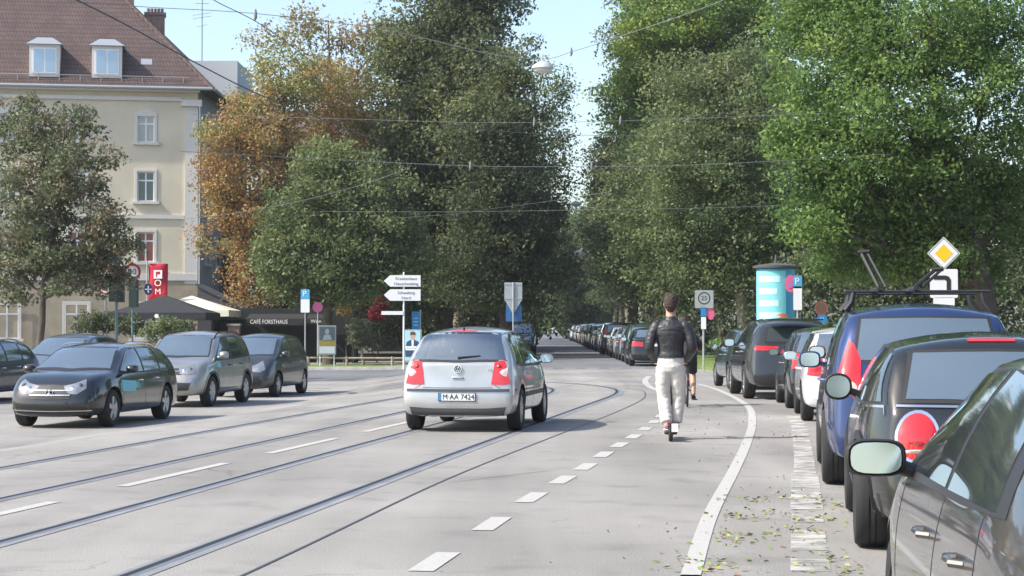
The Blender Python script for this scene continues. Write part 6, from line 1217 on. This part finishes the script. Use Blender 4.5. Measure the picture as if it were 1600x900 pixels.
SKIN = mat('skin', (.50, .29, .21), .55); LEA = mat('black_leather', (.026, .027, .031), .46, noise_amt=.35, noise_scale=14, bump=.5, bump_scale=40); WTR = mat('off_white_cotton', (.60, .58, .54), .9, bump=.3, bump_scale=120)
HAIR = mat('dark_brown_hair', (.05, .032, .023), .75, bump=1, bump_scale=90); SHO = mat('dusty_pink_shoe', (.42, .22, .22), .7); BLC = mat('black_cloth', (.02, .021, .023), .8, bump=.3)
def head(mb, c, s=1, yaw=0):
    x, y, z = c; oval(mb, [(x, y+.012*s, z-.125*s, .03, .03), (x, y+.02*s, z-.105*s, .052*s, .06*s), (x, y+.012*s, z-.06*s, .066*s, .082*s), (x, y+.0, z, .075*s, .096*s), (x, y-.004*s, z+.05*s, .076*s, .099*s), (x, y-.006*s, z+.09*s, .062*s, .082*s), (x, y-.006*s, z+.118*s, .03*s, .04*s)])
    mb.tube([(x, y+.088*s, z+.02*s), (x, y+.108*s, z-.018*s), (x, y+.09*s, z-.03*s)], [.010, .015, .012], 8)
    for q in (-1, 1): ball(mb, (x+q*.078*s, y+.0, z-.005), (.012, .022, .034)); ball(mb, (x+q*.03, y+.086*s, z+.012), (.016, .012, .011))
    mb.tube([(x-.022, y+.086*s, z-.058*s), (x, y+.093*s, z-.058*s), (x+.022, y+.086*s, z-.058*s)], [.006, .010, .006], 6)
def eyes(root, c):
    b = MB()
    for q in (-1, 1): b.lathe([(.010, 0), (.008, .004), (.0, .006)], (c[0]+q*.03, c[1]+.097, c[2]+.012), 'y', 12)
    b.build('eyes', mat('dark_eyes', (.03, .02, .015), .2), root)

# --- man on the e-scooter (feet on the deck at z = .13)
sc = G(1046.5, 690); SCH = 5
man = empty('person', (sc.x+.05, sc.y+.46, 0), -R(SCH), 'man in black leather jacket and off-white trousers riding a scooter away from the camera', 'person')
sh = .52; HN = {-1: (-.235, .36, 1.10), 1: (.235, .36, 1.10)}
def arm(mb, s, dr, to=1.0):
    S0 = (s*.175, -.01, 1.475); E = (s*.275, -.05, 1.20); Wp = (s*.205, .26, 1.035)
    limb(mb, [S0, (s*.24, -.035, 1.37), E, (s*.25, .09, 1.12), Wp], [.064+dr, .055+dr, .047+dr, .042+dr, .030+dr])
b = MB()
oval(b, [(0, .0, .90, .11, .09), (0, -.005, .97, .165, .115), (0, -.005, 1.03, .162, .11), (0, 0, 1.13, .14, .098), (0, -.005, 1.25, .158, .108), (0, -.012, 1.38, .182, .115), (0, -.012, 1.47, .175, .10), (0, -.005, 1.53, .11, .075), (0, .0, 1.57, .06, .06)])
b.tube([(0, -.005, 1.52), (0, .01, 1.59), (0, .02, 1.67)], [.072, .066, .06], 14); head(b, (0, .03, 1.765), 1.06)
for s in (-1, 1): arm(b, s, 0); hand(b, (s*.205, .255, 1.037), (-s*.18, 1, -.12), None, s)
LG = {-1: [(-.088, 0, .95), (-.10, .03, .75), (-.085, .06, .56), (-.065, -.01, .38), (-.05, -.10, .20)], 1: [(.088, 0, .95), (.10, .05, .75), (.095, .10, .56), (.075, .08, .38), (.06, .06, .20)]}
for s in (-1, 1):
    limb(b, LG[s], [.088, .078, .058, .052, .038]); p = LG[s][-1]; b.tube([(p[0], p[1]-.05, .165), (p[0], p[1]+.05, .165), (p[0]+s*.01, p[1]+.17, .155)], [.035, .042, .03], 10)
body = fused('body', b, SKIN, man, .0085, 3)
b = MB()
oval(b, [(0, -.005, 1.065, .176, .128), (0, -.004, 1.10, .174, .126), (0, 0, 1.15, .166, .120), (0, -.005, 1.25, .178, .126), (0, -.014, 1.38, .205, .135), (0, -.014, 1.47, .205, .120), (0, -.008, 1.525, .14, .092), (0, .0, 1.565, .078, .074), (0, .0, 1.60, .070, .070)])
for s in (-1, 1): ball(b, (s*.185, -.012, 1.475), (.075, .075, .07)); arm(b, s, .016)
jk = fused('jacket', b, LEA, man, .010, 3, wr=.003, wsc=7, stretch=(1, 1, 2.6))
b = MB(); oval(b, [(0, -.005, 1.063, .181, .133), (0, -.005, 1.095, .180, .132)]); b.build('jacket_hem', LEA, jk, smooth=60)
b = MB(); P = [(.19*math.sin(a), -.014-.137*math.cos(a), 1.44-.03*abs(math.sin(a))) for a in np.linspace(-1.1, 1.1, 15)]; b.tube(P, .004, 5); b.build('yoke_seam', BLK, jk)
b = MB()
oval(b, [(0, -.003, 1.09, .162, .116), (0, -.005, 1.01, .170, .124), (0, -.010, .95, .176, .130), (0, -.008, .89, .168, .118), (0, 0, .86, .14, .09)])
for s in (-1, 1):
    L_ = LG[s]; limb(b, [(s*.088, -.005, .93), (s*.100, .02, .75), (L_[2][0]*1.08, L_[2][1]-.01, .56), (L_[3][0]*1.12, L_[3][1], .38), (L_[4][0]*1.1, L_[4][1]-.005, .225)], [.104, .095, .085, .078, .074])
fused('trousers', b, WTR, man, .0105, 3, wr=.0065, wsc=6, seed=3, stretch=(1, 1, 1.6))
b = MB(); ball(b, (0, .0, 1.800), (.089, .107, .096)); ball(b, (0, -.035, 1.76), (.083, .072, .082)); ball(b, (0, -.038, 1.705), (.056, .042, .045)); ball(b, (.02, .06, 1.86), (.062, .06, .045)); ball(b, (-.03, .0, 1.875), (.045, .06, .03)); fused('hair', b, HAIR, man, .008, 1, wr=.009, wsc=30)
eyes(man, (0, .033, 1.765))
for s in (-1, 1):
    p = LG[s][-1]; b = MB(); b.tube([(p[0], p[1]-.085, .175), (p[0], p[1]-.03, .18), (p[0], p[1]+.07, .172), (p[0]+s*.01, p[1]+.17, .158), (p[0]+s*.012, p[1]+.21, .15)], [.036, .046, .047, .044, .02], 12, flat=.85); fused('shoe', b, SHO, man, .009, 2)
    b = MB(); b.box((p[0], p[1]+.06, .137), (.085, .28, .018)); b.build('shoe_sole', WHT, man, bevel=.006)
    b = MB(); b.tube([(p[0], p[1]-.005, .20), (p[0], p[1]-.005, .25)], .045, 12); b.build('sock', mat('pink_sock', (.55, .33, .33), .9), man)
es = empty('electric_scooter', (sc.x+.05, sc.y+.46, 0), -R(SCH), 'black electric scooter with small wheels and white plate under the man', 'scooter')
MBL = mat('matt_black_metal', (.025, .026, .028), .45, .3)
b = MB(); b.box((0, 0, .108), (.17, .62, .05)); b.build('deck', MBL, es, bevel=.02)
for y_ in (-.42, .50):
    g_ = empty('wheel', (0, y_, .112)); g_.parent = es; b = MB(); b.lathe([(.075, -.026), (.10, -.026), (.112, -.012), (.112, .012), (.10, .026), (.075, .026)], axis='x', n=28, closed=True); b.build('tyre', RUB, g_); b = MB(); b.lathe([(.074, -.02), (.03, -.03), (.03, .03), (.074, .02)], axis='x', n=20, closed=True); b.build('rim', MBL, g_)
b = MB(); b.tube([(0, -.30, .12), (0, -.36, .20), (0, -.43, .245), (0, -.52, .24), (0, -.57, .20)], [.03, .04, .042, .04, .03], 10, flat=.25); b.build('mudguard', MBL, es)
for s in (-1, 1): b = MB(); b.tube([(s*.045, -.28, .11), (s*.045, -.42, .112)], .012, 6); b.build('rear_fork', MBL, es)
b = MB(); b.box((.055, -.60, .185), (.085, .006, .105)); b.build('white_plate', WHT, es, bevel=.002)
b = MB(); b.box((0, -.578, .25), (.03, .012, .014)); b.build('tail_light', RED, es, bevel=.004)
b = MB(); b.tube([(0, .28, .11), (0, .40, .16), (0, .45, .30), (0, .42, .70), (0, .40, 1.00)], [.03, .032, .028, .025, .022], 12); b.build('stem', MBL, es)
for s in (-1, 1): b = MB(); b.tube([(s*.03, .49, .112), (s*.03, .46, .26)], .014, 6); b.build('front_fork', MBL, es)
b = MB(); b.tube([(-.25, .36, .995), (-.15, .39, 1.005), (.15, .39, 1.005), (.25, .36, .995)], .013, 8); b.build('handlebar', MBL, es)
for s in (-1, 1): b = MB(); b.tube([(s*.16, .385, 1.003), (s*.26, .36, .995)], .018, 10); b.build('grip', RUB, es)

# --- cyclist ahead of him
cy = G(1073.5, 636); CH = 4; cyp = (cy.x+.04, cy.y+.55, 0)
bk = empty('bicycle', cyp, -R(CH), 'dark bicycle ridden by the person in black shorts', 'bicycle')
for y_ in (-.52, .53):
    g_ = empty('wheel', (0, y_, .345)); g_.parent = bk
    b = MB(); b.lathe([(.318+.026*math.cos(t), .02*math.sin(t)) for t in np.linspace(0, 2*PI, 10, endpoint=False)], axis='x', n=40, closed=True); b.build('tyre', RUB, g_)
    b = MB(); b.lathe([(.300, -.01), (.308, -.01), (.308, .01), (.300, .01)], axis='x', n=40, closed=True); b.build('rim', GAL, g_)
    b = MB()
    for k in range(20): a = 2*PI*k/20; b.tube([(.02*(-1)**k, .02*math.cos(a), .02*math.sin(a)), (0, .30*math.cos(a+.15), .30*math.sin(a+.15))], .0018, 4)
    b.tube([(-.05, 0, 0), (.05, 0, 0)], .018, 8); b.build('spokes', GAL, g_)
b = MB(); BBk = (0, -.06, .29); ST = (0, -.17, .80); HT = (0, .36, .86); HB = (0, .40, .70)
for p, q in ((BBk, ST), (ST, HT), (BBk, HB), (HT, HB), (HB, (0, .46, .55))): b.tube([p, q], .017, 8)
for s in (-1, 1): b.tube([BBk, (s*.05, -.52, .345)], .010, 6); b.tube([(0, -.16, .74), (s*.05, -.52, .345)], .009, 6); b.tube([(s*.03, .45, .58), (s*.05, .53, .345)], .012, 6)
b.build('frame', MBL, bk)
b = MB(); b.tube([(0, -.17, .80), (0, -.19, .93)], .013, 8); b.tube([(0, -.32, .955), (0, -.22, .955), (0, -.10, .95), (0, -.04, .945)], [.06, .065, .03, .018], 10, flat=.4); b.build('saddle', BLK, bk)
b = MB(); b.tube([(0, .36, .86), (0, .35, 1.02)], .014, 8); b.tube([(-.29, .24, 1.03), (-.22, .33, 1.04), (0, .36, 1.03), (.22, .33, 1.04), (.29, .24, 1.03)], .012, 8); b.build('handlebar', MBL, bk)
b = MB(); b.tube([(-.11, -.06, .29), (.11, -.06, .29)], .014, 8)
for s, dz in ((1, -.17), (-1, .17)): b.tube([(s*.08, -.06, .29), (s*.10, -.06+.02*s, .29+dz)], .010, 6); b.box((s*.15, -.04, .29+dz), (.09, .09, .02))
b.build('crank_and_pedals', MBL, bk)
b = MB(); P = [(0, -.52+.37*math.cos(a), .345+.37*math.sin(a)) for a in np.linspace(.35, 2.9, 14)]; b.tube(P, .028, 8, flat=.3); b.build('mudguard', MBL, bk); b = MB(); b.box((0, -.90, .52), (.035, .012, .025)); b.build('rear_reflector', RED, bk, bevel=.004)
cyc = empty('person', cyp, -R(CH), 'cyclist in black top and black shorts with bare legs, mostly hidden by the man', 'person')
b = MB()
oval(b, [(0, -.22, .93, .10, .09), (0, -.21, .99, .155, .12), (-.01, -.18, 1.05, .15, .11), (-.02, -.11, 1.14, .135, .11), (-.04, .0, 1.25, .165, .12), (-.05, .10, 1.33, .17, .11), (-.05, .15, 1.38, .10, .08), (-.05, .18, 1.40, .05, .05)])
b.tube([(-.05, .15, 1.36), (-.06, .21, 1.42), (-.06, .25, 1.47)], [.055, .05, .05], 12); head(b, (-.06, .28, 1.53), .95)
def arm2(mb, s, dr): limb(mb, [(s*.15-.05, .08, 1.33), (s*.19-.03, .10, 1.24), (s*.24, .11, 1.15), (s*.25, .19, 1.10), (s*.255, .25, 1.075)], [.055+dr, .048+dr, .04+dr, .036+dr, .027+dr])
CL = {1: [(.085, -.20, .95), (.10, -.04, .80), (.115, .10, .63), (.12, .0, .42), (.125, -.10, .20)], -1: [(-.085, -.20, .95), (-.10, .02, .90), (-.115, .18, .84), (-.12, .10, .64), (-.125, .0, .50)]}
for s in (-1, 1):
    arm2(b, s, 0); hand(b, (s*.255, .25, 1.08), (-s*.05, 1, -.3), None, s); limb(b, CL[s], [.088, .076, .056, .052, .034]); p = CL[s][-1]; b.tube([(p[0], p[1]-.04, p[2]-.04), (p[0], p[1]+.05, p[2]-.05), (p[0], p[1]+.15, p[2]-.06)], [.032, .038, .025], 10)
fused('body', b, SKIN, cyc, .009, 3)
b = MB(); oval(b, [(0, -.215, .97, .162, .128), (-.01, -.18, 1.05, .162, .122), (-.02, -.11, 1.14, .15, .122), (-.04, .0, 1.25, .178, .132), (-.05, .10, 1.33, .182, .122), (-.05, .15, 1.385, .11, .09), (-.05, .17, 1.40, .07, .07)])
for s in (-1, 1): arm2(b, s, .012)
fused('jersey', b, BLC, cyc, .011, 3, wr=.005, wsc=7)
b = MB(); oval(b, [(0, -.20, 1.0, .165, .13), (0, -.215, .94, .172, .135), (0, -.21, .90, .15, .11)])
for s in (-1, 1): limb(b, CL[s][:3], [.105, .096, .082])
fused('shorts', b, BLC, cyc, .011, 3, wr=.004, wsc=7, seed=5)
b = MB(); ball(b, (-.06, .26, 1.565), (.084, .10, .088)); ball(b, (-.06, .22, 1.53), (.076, .066, .08)); fused('hair', b, HAIR, cyc, .011, 1, wr=.005, wsc=24); eyes(cyc, (-.06, .275, 1.53))
for s in (-1, 1):
    p = CL[s][-1]; b = MB(); b.tube([(p[0], p[1]-.07, p[2]-.04), (p[0], p[1], p[2]-.035), (p[0], p[1]+.10, p[2]-.05), (p[0], p[1]+.19, p[2]-.07)], [.036, .046, .044, .025], 12, flat=.85); fused('shoe', b, BLC, cyc, .009, 2)
# ------------------------------------------------------------ air
b = MB(); b.box((0, 215, 17), (260, 560, 38)); hz = b.build('haze', mat('haze', (.8, .85, .9)), smooth=0)
hm = MAT['haze']; n = hm.node_tree.nodes; l = hm.node_tree.links; n.remove(n['Principled BSDF']); pv = n.new('ShaderNodeVolumePrincipled'); pv.inputs['Density'].default_value = .00024; pv.inputs['Color'].default_value = (.88, .93, 1, 1); pv.inputs['Anisotropy'].default_value = .2
l.new(pv.outputs[0], n['Material Output'].inputs['Volume']); tag(hz, 'pale air that softens the far trees', 'haze', kind='stuff')
scene.cycles.volume_bounces = 0; scene.cycles.volume_step_rate = 4
bpy.data.scenes.remove(bench)
